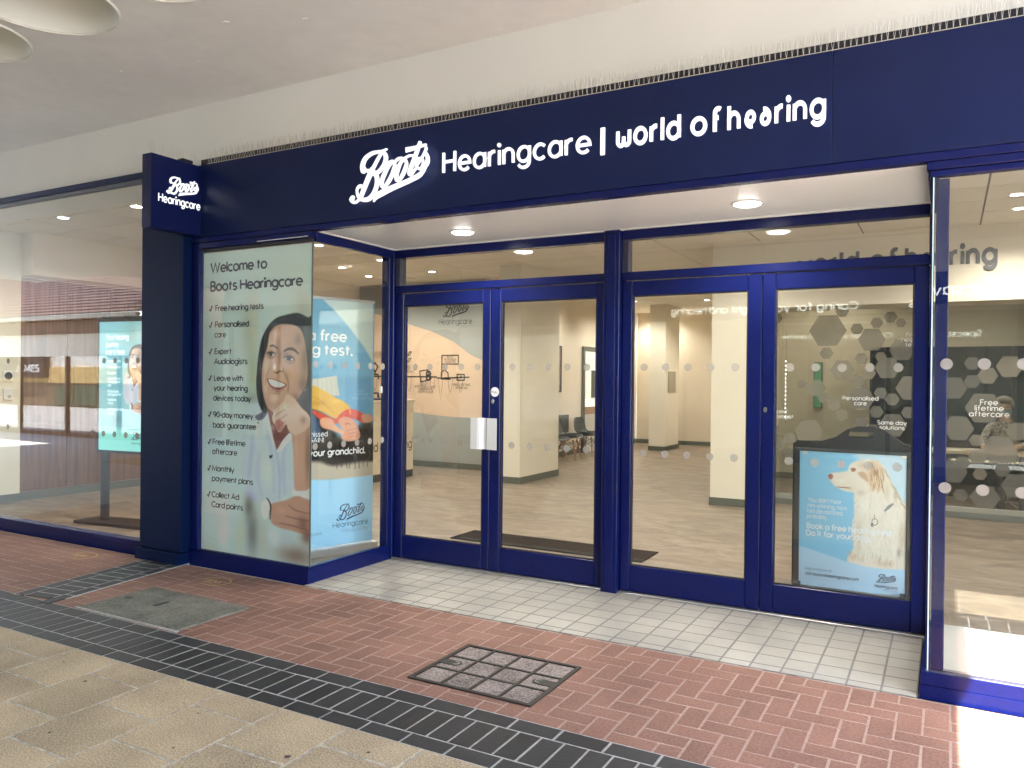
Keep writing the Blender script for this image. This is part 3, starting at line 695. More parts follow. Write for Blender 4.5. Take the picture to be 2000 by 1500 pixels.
mb = MB(); text(mb, 'PULL', (0, a-.0018, 0), UX, UZ, -3.300, -3.236, 1.492, .022, .13); mb.build('lettering', inkblack, st)
def lock(x, z, t, a):
    k = MB().lathe((0, 0, 0), [(.0, .006), (.012, .006), (.014, 0)], 16); k.v = [(x+p[0], a-p[2], z+p[1]*1.5) for p in k.v]; o = k.build('lock_cylinder', chrome, t)
    MB().bev(x-.003, x+.003, a-.009, a-.0062, z-.012, z+.012, .001).build('key_slot', black_m, o)
lock(-3.285, 1.425, t, a)
t, a = door(-2.159, -1.131, -2.079, -1.228, 'third door from the left, just right of the centre post', [-1.99, -1.823, -1.657, -1.491, -1.316])
t, a = door(-1.126, -.106, -1.037, -.192, 'rightmost glazed door, dog poster stand behind it', [-.945, -.779, -.613, -.446, -.278])
lock(-1.10, 1.416, t, a)
tag(MB().bev(-4.402, -4.378, .935, .954, 1.475, 1.535, .003).build('door_sensor', mat('sensor_white', (.8, .8, .78), .4)), 'tiny white sensor box on the dark post left of the doors', 'sensor')

# ================================================================== right window bay
t = thing('right_window', 'tall glazed shop window at the right edge, its blue foot in the sun', 'shop window', (1, 0, 0))
MB().prism([(-.108, -.03), (3.4, -.03), (3.4, .05), (-.03, .05), (-.05, 1.0), (-.092, 1.0)], 'Z', -.01, .062).build('plinth', blue, t)
MB().prism([(-.106, -.022), (3.4, -.022), (3.4, .045), (-.03, .045), (-.052, 1.0), (-.09, 1.0)], 'Z', .0635, .128).build('plinth_rail', blue, t)
MB().bev(-.085, 3.4, -.008, .03, .1125, .13, .003).build('sill_bead', mat('grey_bead3', (.05, .05, .09), .4), t)
MB().bev(-.06, -.002, .028, .085, .131, 2.66, .004).build('corner_post', blue, t)
MB().bev(-.106, 3.4, -.022, .05, 2.70, 2.742, .004).build('head_rail', blue, t)
MB().bev(-.09, 3.4, -.012, .045, 2.665, 2.698, .004).build('head_rail', blue, t)
MB().bev(-.10, -.05, .052, 1.0, 2.67, 2.742, .004).build('head_rail', blue, t)
gf = MB().box(-.074, 3.4, 0, .008, .13, 2.665).build('glass_pane', glass, t)
MB().box(-.075, -.067, .0085, 1.0, .113, 2.669).build('glass_pane', glass, t)
MB().box(-.0765, -.0705, -.002, .0075, .13, 2.664).build('glass_edge', mat('pale_edge', (.55, .74, .78), .25), t)
dots(gf, (0, 0, 0), (1, 0, 0), [-.006+.1655*i for i in range(4)], 1.707); dots(gf, (0, 0, 0), (1, 0, 0), [-.006+.1655*i for i in range(4)], 1.076)
tag(MB().box(-.02, 3.4, .095, .96, .002, .123).build('display_platform', mat('pale_vinyl', (.5, .49, .46), .6)), 'low pale display platform inside the right window, in the sun', 'platform')

# ================================================================== printed posters: colour points on a fine sheet
class Print:
    def __init__(s, O, ux, w, h, nx, bgc):
        s.O = Vector(O); s.ux = Vector(ux).normalized(); s.w, s.h = w, h; s.N = s.ux.cross(Vector((0, 0, 1)))
        s.nx = nx; s.nz = int(nx*h/w); a, b = np.meshgrid(np.linspace(0, w, nx+1), np.linspace(0, h, s.nz+1)); s.a, s.b = a, b
        s.c = np.zeros((s.nz+1, nx+1, 3)); s.c[:] = bgc; s.bs = 1
    def at(s, x, y):
        P = on(s.O, s.N, x, y)-s.O; return (P.dot(s.ux), P.z)
    def mask(s, P, soft):
        P = np.array(P); pad = soft*2+.01
        i0 = max(0, int((P[:, 0].min()-pad)/s.w*s.nx)); i1 = min(s.nx+1, int((P[:, 0].max()+pad)/s.w*s.nx)+2)
        k0 = max(0, int((P[:, 1].min()-pad)/s.h*s.nz)); k1 = min(s.nz+1, int((P[:, 1].max()+pad)/s.h*s.nz)+2)
        if i1 <= i0 or k1 <= k0: return None
        A, B = s.a[k0:k1, i0:i1], s.b[k0:k1, i0:i1]; d = np.full(A.shape, 1e9); ins = np.zeros(A.shape, bool)
        Q = np.roll(P, -1, 0)
        for (x0, z0), (x1, z1) in zip(P, Q):
            ex, ez = x1-x0, z1-z0; L = ex*ex+ez*ez+1e-12
            tt = np.clip(((A-x0)*ex+(B-z0)*ez)/L, 0, 1); d = np.minimum(d, (A-x0-tt*ex)**2+(B-z0-tt*ez)**2)
            c = (z0 > B) != (z1 > B)
            with np.errstate(divide='ignore', invalid='ignore'): ins ^= c & (A < (x1-x0)*(B-z0)/(z1-z0+1e-12)+x0)
        sd = np.where(ins, -1, 1)*np.sqrt(d)
        return (slice(k0, k1), slice(i0, i1)), np.clip(.5-sd/(2*soft), 0, 1)
    def poly(s, pts, col, soft=.004, alpha=1, smooth=True, metric=False):
        P = list(pts) if metric else [s.at(*p) for p in pts]
        if smooth:
            P = P+[P[0]]; P = smooth_path(P, 5)[:-1]
        r = s.mask(P, soft)
        if r is None: return
        sl, m = r; m = (m*alpha)[..., None]; s.c[sl] = s.c[sl]*(1-m)+np.array(col)*m
    def blob(s, x, y, rx, ry, col, alpha=.6, rot=0):
        rx *= s.bs; ry *= s.bs; ca, cz = s.at(x, y); a2, _ = s.at(x+rx, y); _, b2 = s.at(x, y+ry); ra, rb = abs(a2-ca)+1e-6, abs(b2-cz)+1e-6
        dx, dz = s.a-ca, s.b-cz; cr, sr = math.cos(rot), math.sin(rot); e = ((dx*cr+dz*sr)/ra)**2+((-dx*sr+dz*cr)/rb)**2
        m = (np.exp(-e*1.2)*alpha)[..., None]; s.c = s.c*(1-m)+np.array(col)*m
    def line(s, pts, wd, col, soft=.003, alpha=1):
        P = smooth_path([s.at(*p) for p in pts], 4) if len(pts) > 2 else [s.at(*p) for p in pts]
        L = []; R = []
        for i, p in enumerate(P):
            q0, q1 = P[max(0, i-1)], P[min(len(P)-1, i+1)]; dx, dz = q1[0]-q0[0], q1[1]-q0[1]; l = math.hypot(dx, dz)+1e-9
            k = wd/2*(1-.55*abs(2*i/(len(P)-1)-1)); L.append((p[0]-dz/l*k, p[1]+dx/l*k)); R.append((p[0]+dz/l*k, p[1]-dx/l*k))
        s.poly(L+R[::-1], col, soft, alpha, False, True)
    def grain(s, amt, sx=1, sz=1, seed=1):
        r = np.random.RandomState(seed); n = r.randn(*s.a.shape)
        for _ in range(2): n = (n+np.roll(n, 1, 0)+np.roll(n, 1, 1)+np.roll(n, -1, 0))/4
        s.c += (n*amt*2)[..., None]
    def build(s, name, m, parent, **k):
        me = bpy.data.meshes.new(name); a, b = s.a.ravel(), s.b.ravel(); n = len(a)
        P = np.empty((n, 3)); u_ = np.array(s.ux); P[:] = np.array(s.O)+a[:, None]*u_+b[:, None]*np.array((0, 0, 1))
        i = np.arange(s.nz)[:, None]*(s.nx+1)+np.arange(s.nx); i = i.ravel()
        F = np.stack([i, i+1, i+s.nx+2, i+s.nx+1], 1)
        me.vertices.add(n); me.vertices.foreach_set('co', P.ravel()); me.loops.add(F.size); me.loops.foreach_set('vertex_index', F.ravel().astype(np.int32))
        me.polygons.add(len(F)); me.polygons.foreach_set('loop_start', np.arange(0, F.size, 4, dtype=np.int32)); me.update(calc_edges=True)
        c = np.clip(s.c.reshape(-1, 3)/255, 0, 1); l = np.where(c <= .04045, c/12.92, ((c+.055)/1.055)**2.4)
        at = me.color_attributes.new('print', 'FLOAT_COLOR', 'POINT'); at.data.foreach_set('color', np.concatenate([l, np.ones((n, 1))], 1).ravel())
        me.materials.append(m); o = bpy.data.objects.new(name, me); COL.objects.link(o); attach(o, parent); return tag(o, **k)
poster_m = print_mat('poster_print'); screen_m = print_mat('screen_print', .07)

def woman(p, C, dark=1.0):
    def c(*v): return [x*dark for x in v]
    K = lambda L: [C(*q) for q in L]
    hair, skin, light, shade = c(20, 18, 22), c(180, 138, 112), c(222, 184, 160), c(124, 86, 68)
    # hair behind
    p.poly(K([(395, 190), (430, 140), (490, 105), (560, 92), (620, 115), (665, 160), (670, 720), (620, 690), (560, 640), (500, 600), (430, 640), (385, 640), (360, 600), (345, 520), (348, 400), (362, 290)]), hair, .008)
    # neck
    p.poly(K([(395, 590), (440, 620), (520, 600), (560, 700), (455, 850), (425, 730)]), c(112, 58, 50), .008)
    # blouse
    p.poly(K([(300, 605), (345, 590), (398, 625), (425, 740), (452, 845), (490, 790), (535, 745), (640, 690), (650, 1100), (540, 1085), (480, 1115), (430, 1155), (370, 1130), (300, 1110), (262, 980), (262, 780), (280, 660)]), c(176, 184, 204), .008)
    for q, w, a in (([(330, 640), (320, 800), (300, 1000)], .05, .35), ([(400, 720), (430, 900), (440, 1080)], .03, .3), ([(452, 845), (470, 980), (468, 1110)], .012, .6), ([(500, 800), (490, 950), (500, 1090)], .04, .3), ([(360, 860), (350, 980), (372, 1100)], .04, .25)):
        p.line(K(q), w, c(132, 142, 168), .02, a)
    p.blob(*C(345, 720), 40, 60, c(215, 220, 232), .45); p.blob(*C(400, 960), 30, 70, c(205, 210, 224), .4)
    p.poly(K([(400, 630), (425, 740), (452, 845), (430, 800), (400, 720), (385, 650)]), c(206, 210, 222), .005, .7)
    p.poly(K([(535, 745), (490, 790), (455, 850), (480, 850), (520, 800), (548, 775)]), c(214, 218, 230), .004, .7)
    # face
    f = lambda x, y: (311.3+.5945*x, 56.6+.5945*y)
    KF = lambda L: [C(*f(*q)) for q in L]
    def fb(x, y, rx, ry, col, al): p.blob(*C(*f(x, y)), rx*.21/p.bs*p.bk, ry*.21/p.bs*p.bk, col, al)
    p.poly(KF([(160, 340), (170, 240), (225, 175), (300, 155), (400, 165), (462, 205), (495, 290), (515, 420), (528, 600), (515, 710), (478, 790), (415, 870), (330, 945), (250, 1000), (190, 965), (140, 900), (108, 770), (100, 620), (115, 500), (140, 410)]), c(180, 138, 112), .005)
    lt, sh = c(232, 198, 172), c(108, 74, 60)
    for q in ((140, 540, 30, 90, lt, .7), (180, 330, 40, 60, lt, .6), (230, 250, 60, 50, lt, .5), (135, 720, 22, 90, lt, .55), (215, 840, 50, 50, lt, .5), (300, 330, 60, 40, c(186, 144, 118), .5), (370, 560, 60, 40, c(184, 138, 112), .6),
              (505, 480, 45, 160, sh, .85), (490, 720, 50, 90, sh, .75), (440, 300, 40, 70, c(112, 78, 62), .6), (420, 850, 50, 50, c(120, 82, 66), .6), (330, 440, 40, 26, c(108, 74, 60), .55), (205, 425, 44, 22, c(136, 98, 80), .55), (270, 470, 16, 70, c(128, 90, 72), .6), (240, 800, 40, 14, c(132, 92, 76), .5), (330, 640, 26, 60, c(132, 90, 72), .5)): fb(*q)
    # hairline and side locks
    p.poly(KF([(175, 235), (230, 172), (300, 150), (400, 160), (465, 200), (500, 300), (520, 430), (535, 600), (520, 720), (560, 760), (640, 740), (640, 300), (600, 150), (520, 90), (430, 55), (350, 75), (260, 90), (190, 140), (140, 210), (100, 300), (75, 420), (60, 560), (50, 700), (60, 830), (90, 940), (130, 985), (150, 960), (118, 850), (98, 720), (96, 600), (110, 490), (140, 390), (158, 320)]), hair, .006)
    for k_ in range(9): p.line(KF([(250+k_*26, 92+k_*3), (175+k_*14, 160+k_*6), (118+k_*4, 290), (84+k_*3, 470), (74+k_*3, 700)] if k_ < 5 else [(300+k_*22, 80), (430+k_*14, 110), (520+k_*6, 220), (560, 420)]), .004, c(74, 64, 66), .003, .5)
    p.blob(*C(*f(300, 110)), 20/p.bs*.3*p.bk, 8/p.bs*.3*p.bk, c(74, 64, 60), .6)
    p.poly(KF([(40, 1010), (90, 985), (130, 940), (150, 990), (110, 1040), (60, 1050)]), c(56, 50, 56), .005, .7)
    # brows, eyes, nose, smile
    p.line(KF([(176, 366), (205, 356), (248, 384)]), .020, c(70, 46, 38), .003, .95); p.line(KF([(305, 410), (350, 388), (400, 394), (446, 436)]), .026, c(56, 36, 30), .003, .95)
    for (x0_, y0_, x1_, y1_) in ((146, 430, 228, 444), (306, 466, 404, 492)):
        mx_, my_ = (x0_+x1_)/2, (y0_+y1_)/2; w_ = x1_-x0_
        p.poly(KF([(x0_, y0_), (mx_-w_*.2, my_-w_*.17), (mx_+w_*.25, my_-w_*.14), (x1_, y1_), (mx_+w_*.1, my_+w_*.15), (mx_-w_*.25, my_+w_*.14)]), c(196, 176, 166), .002)
        p.poly(KF([(mx_-w_*.2, my_-w_*.14), (mx_+w_*.12, my_-w_*.16), (mx_+w_*.2, my_), (mx_+w_*.08, my_+w_*.13), (mx_-w_*.12, my_+w_*.13), (mx_-w_*.24, my_)]), c(34, 25, 25), .002)
        p.line(KF([(x0_-4, y0_+3), (mx_-w_*.2, my_-w_*.20), (mx_+w_*.25, my_-w_*.18), (x1_+6, y1_+4)]), .018, c(38, 26, 26), .002, .95)
        p.line(KF([(x0_+4, y0_+8), (mx_, my_+w_*.2), (x1_, y1_+8)]), .010, c(96, 64, 54), .003, .8); p.line(KF([(x0_+6, y0_+28), (mx_, my_+w_*.42), (x1_+8, y1_+22)]), .010, c(116, 80, 66), .005, .7)
        p.blob(*C(*f(mx_-w_*.02, my_-w_*.06)), .5, .5, c(230, 225, 220), .0)
    p.poly(KF([(232, 430), (216, 520), (204, 570), (214, 598), (248, 606), (284, 606), (300, 580), (286, 545), (266, 500), (262, 440)]), c(182, 138, 112), .006, .75); fb(220, 555, 14, 26, c(240, 212, 192), .85)
    p.line(KF([(212, 600), (246, 612), (262, 594), (292, 600)]), .016, c(92, 56, 46), .003, .9); p.line(KF([(296, 560), (304, 585), (290, 606)]), .012, c(106, 68, 56), .004, .8)
    p.line(KF([(176, 560), (146, 640), (132, 730)]), .010, c(126, 86, 70), .006, .7); p.line(KF([(306, 598), (346, 690), (344, 790)]), .016, c(104, 68, 56), .007, .75)
    p.poly(KF([(150, 668), (196, 664), (256, 682), (332, 716), (306, 752), (252, 770), (200, 752), (166, 716)]), c(122, 46, 48), .003)
    p.poly(KF([(164, 672), (200, 672), (252, 690), (318, 720), (288, 740), (240, 746), (196, 730), (174, 704)]), c(244, 240, 234), .002)
    for x_ in (196, 218, 242, 266, 288): p.line(KF([(x_, 680+(x_-190)*.35), (x_-2, 726+(x_-190)*.2)]), .003, c(190, 182, 176), .0015, .6)
    p.line(KF([(196, 762), (250, 782), (304, 766)]), .012, c(136, 84, 76), .004, .7); fb(505, 772, 5, 5, c(230, 225, 210), .9)
    # raised forearm and fist under the chin
    p.poly(K([(540, 745), (600, 700), (645, 690), (650, 1060), (600, 1070), (555, 1066), (548, 960), (545, 850)]), c(184, 140, 114), .007)
    p.blob(*C(625, 880), 12, 120, c(112, 74, 58), .6); p.blob(*C(562, 850), 8, 90, c(196, 156, 130), .5)
    p.poly(K([(438, 640), (452, 615), (490, 580), (505, 545), (525, 542), (556, 565), (590, 610), (630, 650), (642, 700), (600, 745), (548, 765), (520, 740), (505, 705), (480, 740), (462, 745), (450, 715), (432, 690), (430, 662)]), c(206, 166, 140), .006)
    p.blob(*C(600, 680), 14, 18, c(140, 96, 76), .6); p.blob(*C(500, 610), 10, 14, c(232, 198, 174), .6)
    for q in ([(440, 660), (470, 640), (500, 620)], [(446, 690), (480, 670), (512, 650)], [(462, 735), (478, 705), (505, 690)], [(505, 705), (520, 740), (548, 765)]): p.line(K(q), .007, c(132, 88, 70), .004, .8)
    p.poly(K([(448, 690), (475, 680), (492, 700), (482, 735), (464, 740), (452, 715)]), c(150, 70, 62), .005, .6)
    p.poly(K([(413, 872), (420, 878), (428, 870), (431, 880), (420, 894), (413, 884)]), c(20, 24, 46), .002)
    p.poly(K([(540, 1070), (600, 1075), (650, 1055), (650, 1110), (600, 1110), (548, 1100)]), c(196, 204, 220), .006)
    # folded hands, watch
    p.poly(K([(412, 1160), (450, 1135), (500, 1125), (560, 1100), (600, 1110), (650, 1150), (650, 1310), (600, 1310), (530, 1290), (470, 1275), (425, 1245)]), c(172, 126, 104), .008)
    p.blob(*C(480, 1180), 26, 16, c(190, 142, 118), .7); p.blob(*C(600, 1250), 26, 30, c(98, 62, 52), .7)
    for q in ([(520, 1150), (560, 1180), (640, 1200)], [(500, 1210), (560, 1225), (640, 1240)], [(470, 1250), (540, 1265), (630, 1290)]): p.line(K(q), .008, c(92, 58, 48), .005, .8)
    p.poly(K([(370, 1140), (400, 1120), (425, 1130), (418, 1165), (392, 1230), (372, 1200)]), c(206, 210, 214), .005); p.line(K([(398, 1110), (420, 1150), (416, 1230)]), .02, c(28, 30, 36), .004, .9)

# --- the big welcome poster in the corner window
t = thing('window_poster', 'tall pale welcome poster with a smiling woman, filling the corner window', 'poster', (-4.95, .014, .13))
p = Print((-5.572, .0135, .134), (1, 0, 0), 1.246, 2.522, 230, (176, 188, 178))
C1 = lambda x, y: (380+x/2.83, 580+y/2.83)
BG = (176, 188, 178)
p.blob(*C1(80, 100), 30, 300, (150, 162, 156), .5); p.blob(*C1(560, -60), 60, 90, (178, 182, 165), .6)
for x, y, rx, ry, c_, a_ in ((300, 200, 16, 60, (150, 150, 120), .6), (330, 120, 10, 80, (186, 176, 150), .5), (260, 380, 20, 60, (190, 200, 188), .5), (320, 430, 12, 50, (150, 152, 108), .6), (210, 420, 30, 20, (198, 206, 200), .5), (600, 60, 20, 40, (160, 150, 128), .6), (150, 900, 60, 120, (172, 190, 192), .5), (120, 1150, 40, 60, (206, 214, 208), .6), (320, 560, 20, 14, (120, 128, 120), .5), (180, 690, 26, 30, (196, 206, 208), .5)):
    p.blob(*C1(x, y), rx, ry, c_, a_)
p.bs = .48; p.bk = 1; woman(p, C1); p.bs = .8
for x, y, rx, ry, c_, a_ in ((300, 1160, 12, 30, (84, 84, 80), .8), (320, 1300, 16, 60, (96, 92, 86), .75), (250, 1330, 12, 50, (188, 184, 150), .6), (160, 1290, 12, 42, (228, 226, 214), .8), (100, 1420, 40, 40, (176, 178, 160), .5), (380, 1330, 14, 50, (176, 170, 150), .6), (560, 1430, 50, 26, (112, 84, 68), .8), (440, 1330, 14, 24, (206, 208, 212), .6), (510, 1340, 16, 20, (170, 172, 180), .6), (620, 1330, 16, 18, (96, 52, 40), .7)):
    p.blob(*C1(x, y), rx, ry, c_, a_)
p.c = np.clip(p.c*np.array([1.24, 1.28, 1.34])+6, 0, 252); p.grain(1.2); p.build('printed_sheet', poster_m, t)
PW = (0, .0115, 0)
for s_, a_, b_, z, cap, w in (('Welcome to', -5.487, -4.818, 2.482, .092, .145), ('Boots Hearingcare', -5.486, -4.427, 2.324, .092, .145),
        ('Free hearing tests', -5.42, -4.854, 2.157, .054, .128), ('Personalised', -5.424, -5.018, 2.019, .054, .128), ('care', -5.428, -5.288, 1.934, .054, .128), ('Expert', -5.426, -5.22, 1.794, .051, .128), ('Audiologists', -5.432, -5.032, 1.709, .052, .128),
        ('Leave with', -5.43, -5.081, 1.568, .052, .128), ('your hearing', -5.435, -5.025, 1.486, .052, .128), ('devices today', -5.437, -4.986, 1.401, .052, .128), ('90-day money', -5.436, -4.959, 1.260, .052, .128), ('back guarantee', -5.438, -4.925, 1.173, .052, .128),
        ('Free lifetime', -5.44, -5.048, 1.030, .052, .128), ('aftercare', -5.445, -5.143, .949, .052, .128), ('Monthly', -5.444, -5.174, .805, .052, .128), ('payment plans', -5.446, -4.956, .720, .052, .128), ('Collect Ad', -5.447, -5.115, .583, .052, .128), ('Card points', -5.447, -5.069, .499, .052, .128)):
    line_of(s_, ink, t, PW, UX, a_, b_, z, cap, w, .13, .0004)
line_of('*', ink, t, PW, UX, -4.918, -4.896, 1.19, .05, .12, None, .0004)
for z in (2.159, 2.021, 1.796, 1.570, 1.262, 1.032, .807, .585): line_of('/', ink, t, PW, UX, -5.500-.004*(2.16-z), -5.452-.004*(2.16-z), z-.008, .062, .1, None, .0004, 'tick_mark')

# --- roll-up banner in the corner bay
B0, B1 = Vector((-5.035, .375, .03)), Vector((-4.747, 1.285, .03)); BU = (B1-B0).normalized(); BW = (B1-B0).length
t = thing('roll_up_banner', 'pale blue roll-up banner with a child lying on a blue sofa', 'banner', (*((B0+B1)/2).xy, 0))
p = Print(B0+Vector((0, 0, .045)), BU, BW, 2.235, 150, (120, 180, 214))
p.bs = .6; CB = lambda x, y: (600+x/2.68, 560+y/2.68); KB = lambda L: [CB(*q) for q in L]
p.blob(*CB(180, 430), 60, 30, (98, 164, 206), .6); p.blob(*CB(200, 600), 70, 50, (120, 184, 220), .5)
p.poly(KB([(75, 60), (150, 130), (230, 225), (300, 320), (345, 400), (345, 50)]), (206, 226, 224), .006, smooth=False)
p.poly(KB([(-80, 470), (340, 470), (340, 760), (-80, 760)]), (92, 152, 192), .03, .8, False)
p.poly(KB([(-40, 485), (60, 480), (155, 465), (160, 520), (170, 570), (60, 575), (-40, 570)]), (196, 200, 190), .006, smooth=False)
for i in range(8): p.line([CB(-20+i*24, 482), CB(-14+i*24, 572)], .008, (150, 158, 150), .003, .7)
p.poly(KB([(-60, 640), (40, 640), (110, 700), (200, 800), (330, 690), (340, 930), (-80, 930)]), (30, 25, 28), .03)
p.poly(KB([(-80, 640), (20, 650), (60, 720), (60, 800), (-80, 820)]), (50, 82, 118), .03)
p.poly(KB([(-60, 520), (30, 518), (90, 545), (140, 575), (205, 610), (228, 645), (210, 672), (150, 690), (90, 660), (30, 640), (-60, 620)]), (214, 168, 62), .006)
p.blob(*CB(60, 610), 26, 10, (176, 128, 40), .6); p.blob(*CB(150, 600), 18, 8, (232, 196, 96), .6); p.line(KB([(-20, 560), (60, 590), (140, 660)]), .01, (170, 122, 40), .006, .6)
p.poly(KB([(30, 645), (90, 668), (150, 692), (165, 672), (215, 640), (280, 655), (302, 690), (288, 712), (240, 690), (180, 705), (150, 716), (80, 700), (36, 668)]), (204, 72, 50), .005)
p.line(KB([(222, 640), (226, 668)]), .02, (226, 180, 70), .003, .9); p.line(KB([(190, 655), (170, 690)]), .012, (160, 48, 38), .005, .8)
p.poly(KB([(66, 700), (90, 684), (130, 694), (150, 725), (196, 756), (240, 735), (262, 745), (255, 775), (215, 790), (180, 772), (130, 752), (80, 738)]), (218, 160, 128), .005)
p.poly(KB([(285, 672), (330, 668), (345, 700), (300, 712)]), (205, 150, 120), .005)
p.poly(KB([(165, 696), (200, 680), (245, 700), (270, 745), (278, 785), (250, 805), (205, 808), (180, 790), (192, 760), (172, 730)]), (208, 146, 116), .005)
p.line(KB([(196, 720), (215, 716), (228, 722)]), .008, (120, 66, 50), .003, .8)
for q in ([(200, 762), (228, 748), (262, 745)], [(205, 775), (235, 765), (264, 768)], [(212, 788), (240, 782), (262, 786)]): p.line(KB(q), .007, (160, 104, 82), .003, .8)
p.blob(*CB(250, 790), 10, 5, (232, 178, 148), .6)
p.poly(KB([(-80, 925), (60, 915), (140, 935), (345, 915), (345, 1015), (200, 1012), (-80, 1010)]), (186, 176, 160), .02)
for i in range(9): p.line([CB(140+i*22, 900), CB(136+i*22+random.uniform(-8, 8), 940+random.uniform(-8, 14))], .014, (40, 34, 36), .006, .8)
p.poly(KB([(-80, 1010), (120, 1012), (345, 985), (360, 1420), (-80, 1420)]), (160, 210, 244), .006, smooth=False)
p.blob(*CB(120, 1040), 6, 40, (130, 170, 200), .3)
p.grain(.8); p.build('printed_sheet', poster_m, t)
def bat(x, y): P = on(B0, BU.cross(Vector((0, 0, 1))), *CB(x, y)); return (P-B0).dot(BU), P.z
BN = BU.cross(Vector((0, 0, 1))); BO = Vector((B0.x, B0.y, 0))+BN*.002
def btext(mb, s_, xr, yb, xl, cap, w, m=None):
    a_, z = bat(xl, yb); b_, _ = bat(xr, yb); line_of(s_, ink_w, t, BO, BU, a_, b_, z, cap, w)
_, zt = bat(120, 288); _, zb = bat(120, 360); er, _ = bat(207, 288); et, _ = bat(236, 360)
line_of('a free', ink_w, t, BO, BU, er-.40, er, zt, .105, .13); line_of('hearing test.', ink_w, t, BO, BU, et-.83, et, zb, .105, .13)
btext(None, 'missed', 106, 788, 10, .05, .1); btext(None, "AGAIN!", 86, 820, -20, .045, .1)
_, zg = bat(150, 882); gr, _ = bat(302, 880); line_of('for your grandchild.', ink_w, t, BO, BU, gr-.72, gr, zg, .065, .13)
mb = MB(); a_, z = bat(155, 1228); b_, z2 = bat(296, 1200); logo(mb, BO, BU, UZ, a_, z-.005, b_-a_, 0, .0006, .8); a_, z = bat(133, 1265); b_, _ = bat(317, 1262); text(mb, 'Hearingcare', BO, BU, UZ, a_, b_, z, .052, .08)
mb.build('script_logo', mat('poster_navy', (.04, .07, .16), .5), t)
mb = MB(); a_, z = bat(178, 1288); text(mb, 'With you. For life.', BO, BU, UZ, a_, b_, z, .034, .06); a2, z2 = bat(75, 1300); text(mb, 'hearingcare.com', BO, BU, UZ, a2-.33, a2, z2, .034, .08)
mb.build('small_print', mat('poster_greyblue', (.15, .22, .34), .5), t, kind='stuff')
alu = mat('silver_alloy', (.6, .62, .63), .35, metal=.7)
def along(mb, a0, a1, d0, d1, z0, z1):
    v = [BO+BU*a+BN*d for a, d in ((a0, d0), (a1, d0), (a1, d1), (a0, d1))]; mb.prism([(q.x, q.y) for q in v], 'Z', z0, z1)
mb = MB(); along(mb, -.02, BW+.02, -.07, .06, .004, .07); mb.build('base_cassette', alu, t)
mb = MB(); along(mb, 0, BW, -.012, .004, 2.312, 2.335); mb.build('top_rail', alu, t)
mb = MB(); mb.tube([BO+BU*(BW/2)-BN*.03+Vector((0, 0, .06)), BO+BU*(BW/2)-BN*.012+Vector((0, 0, 2.33))], .008, 8); mb.build('support_pole', alu, t)

# --- poster board with a dog, behind the right hand door
t = thing('poster_stand', 'black poster stand with a handle hole, showing a white dog on blue', 'poster stand', (-.62, 2.03, 0))
xl, xr = -1.075, -.225
top = [(xl, 1.12), (xl+.03, 1.147), (-.86, 1.15), (-.76, 1.185), (-.68, 1.245), (-.60, 1.272), (-.50, 1.276), (-.42, 1.255), (-.33, 1.19), (-.28, 1.15), (xr-.02, 1.147), (xr, 1.12)]
bl = mat('board_black', (.016, .017, .02), .5)
mb = MB(); y_a, y_b = 2.008, 2.05
mb.prism([(xl, .0), (xr, .0), (xr, 1.12), (xl, 1.12)], 'Y', y_a, y_b)
# arched head built round the handle hole
hole = [(-.66, 1.20), (-.64, 1.225), (-.52, 1.225), (-.50, 1.20)]
mb.prism([(xl, 1.1205), (-.67, 1.1205), (-.67, 1.2), (-.655, 1.255), (-.68, 1.245), (-.76, 1.185), (-.86, 1.15), (xl+.03, 1.147)], 'Y', y_a, y_b)
mb.prism([(-.49, 1.1205), (xr, 1.1205), (xr-.02, 1.147), (-.28, 1.15), (-.33, 1.19), (-.42, 1.255), (-.50, 1.276), (-.49, 1.2)], 'Y', y_a, y_b)
mb.prism([(-.6695, 1.1205), (-.4905, 1.1205), (-.4905, 1.195), (-.6695, 1.195)], 'Y', y_a, y_b)
mb.prism([(-.655, 1.2305), (-.5, 1.2305), (-.5, 1.2755), (-.60, 1.272), (-.655, 1.254)], 'Y', y_a, y_b)
mb.build('board', bl, t)
mb = MB(); mb.bev(-1.06, -1.022, 1.99, 2.007, .0, 1.09, .003); mb.bev(-.258, -.226, 1.99, 2.007, .0, 1.09, .003); mb.bev(-1.021, -.259, 1.99, 2.007, 1.066, 1.09, .003); mb.build('snap_frame', mat('frame_grey', (.05, .055, .06), .4), t)
for q in (-1.0, -.295): MB().bev(q, q+.035, 1.996, 2.0, 1.045, 1.075, .001).build('corner_clip', white, t)
for x in (-1.03, -.27): MB().bev(x-.025, x+.025, 1.9, 2.25, .002, .03, .004).build('foot', bl, t)
p = Print((-1.02, 2.003, .003), (1, 0, 0), .760, 1.062, 190, (146, 206, 238))
p.bs = .5; CD4 = lambda x, y: (1540+x/4.688, 860+y/4.688); KD = lambda L: [CD4(*q) for q in L]
p.blob(*CD4(300, 800), 60, 30, (150, 208, 232), .5); p.blob(*CD4(200, 150), 60, 40, (164, 212, 238), .5)
p.poly(KD([(560, 90), (660, 200), (760, 420), (900, 700), (1100, 700), (1100, 90)]), (204, 224, 234), .02, .9, False)
fur = (236, 228, 212)
p.poly(KD([(368, 318), (392, 300), (460, 292), (540, 278), (556, 232), (600, 196), (680, 178), (760, 176), (830, 200), (885, 250), (925, 330), (965, 430), (1000, 520), (1040, 570), (1090, 640), (1090, 1200), (900, 1190), (700, 1160), (545, 1110), (560, 1040), (595, 980), (600, 860), (610, 700), (600, 600), (612, 520), (590, 478), (540, 470), (480, 450), (428, 420), (392, 380), (370, 350)]), fur, .006)
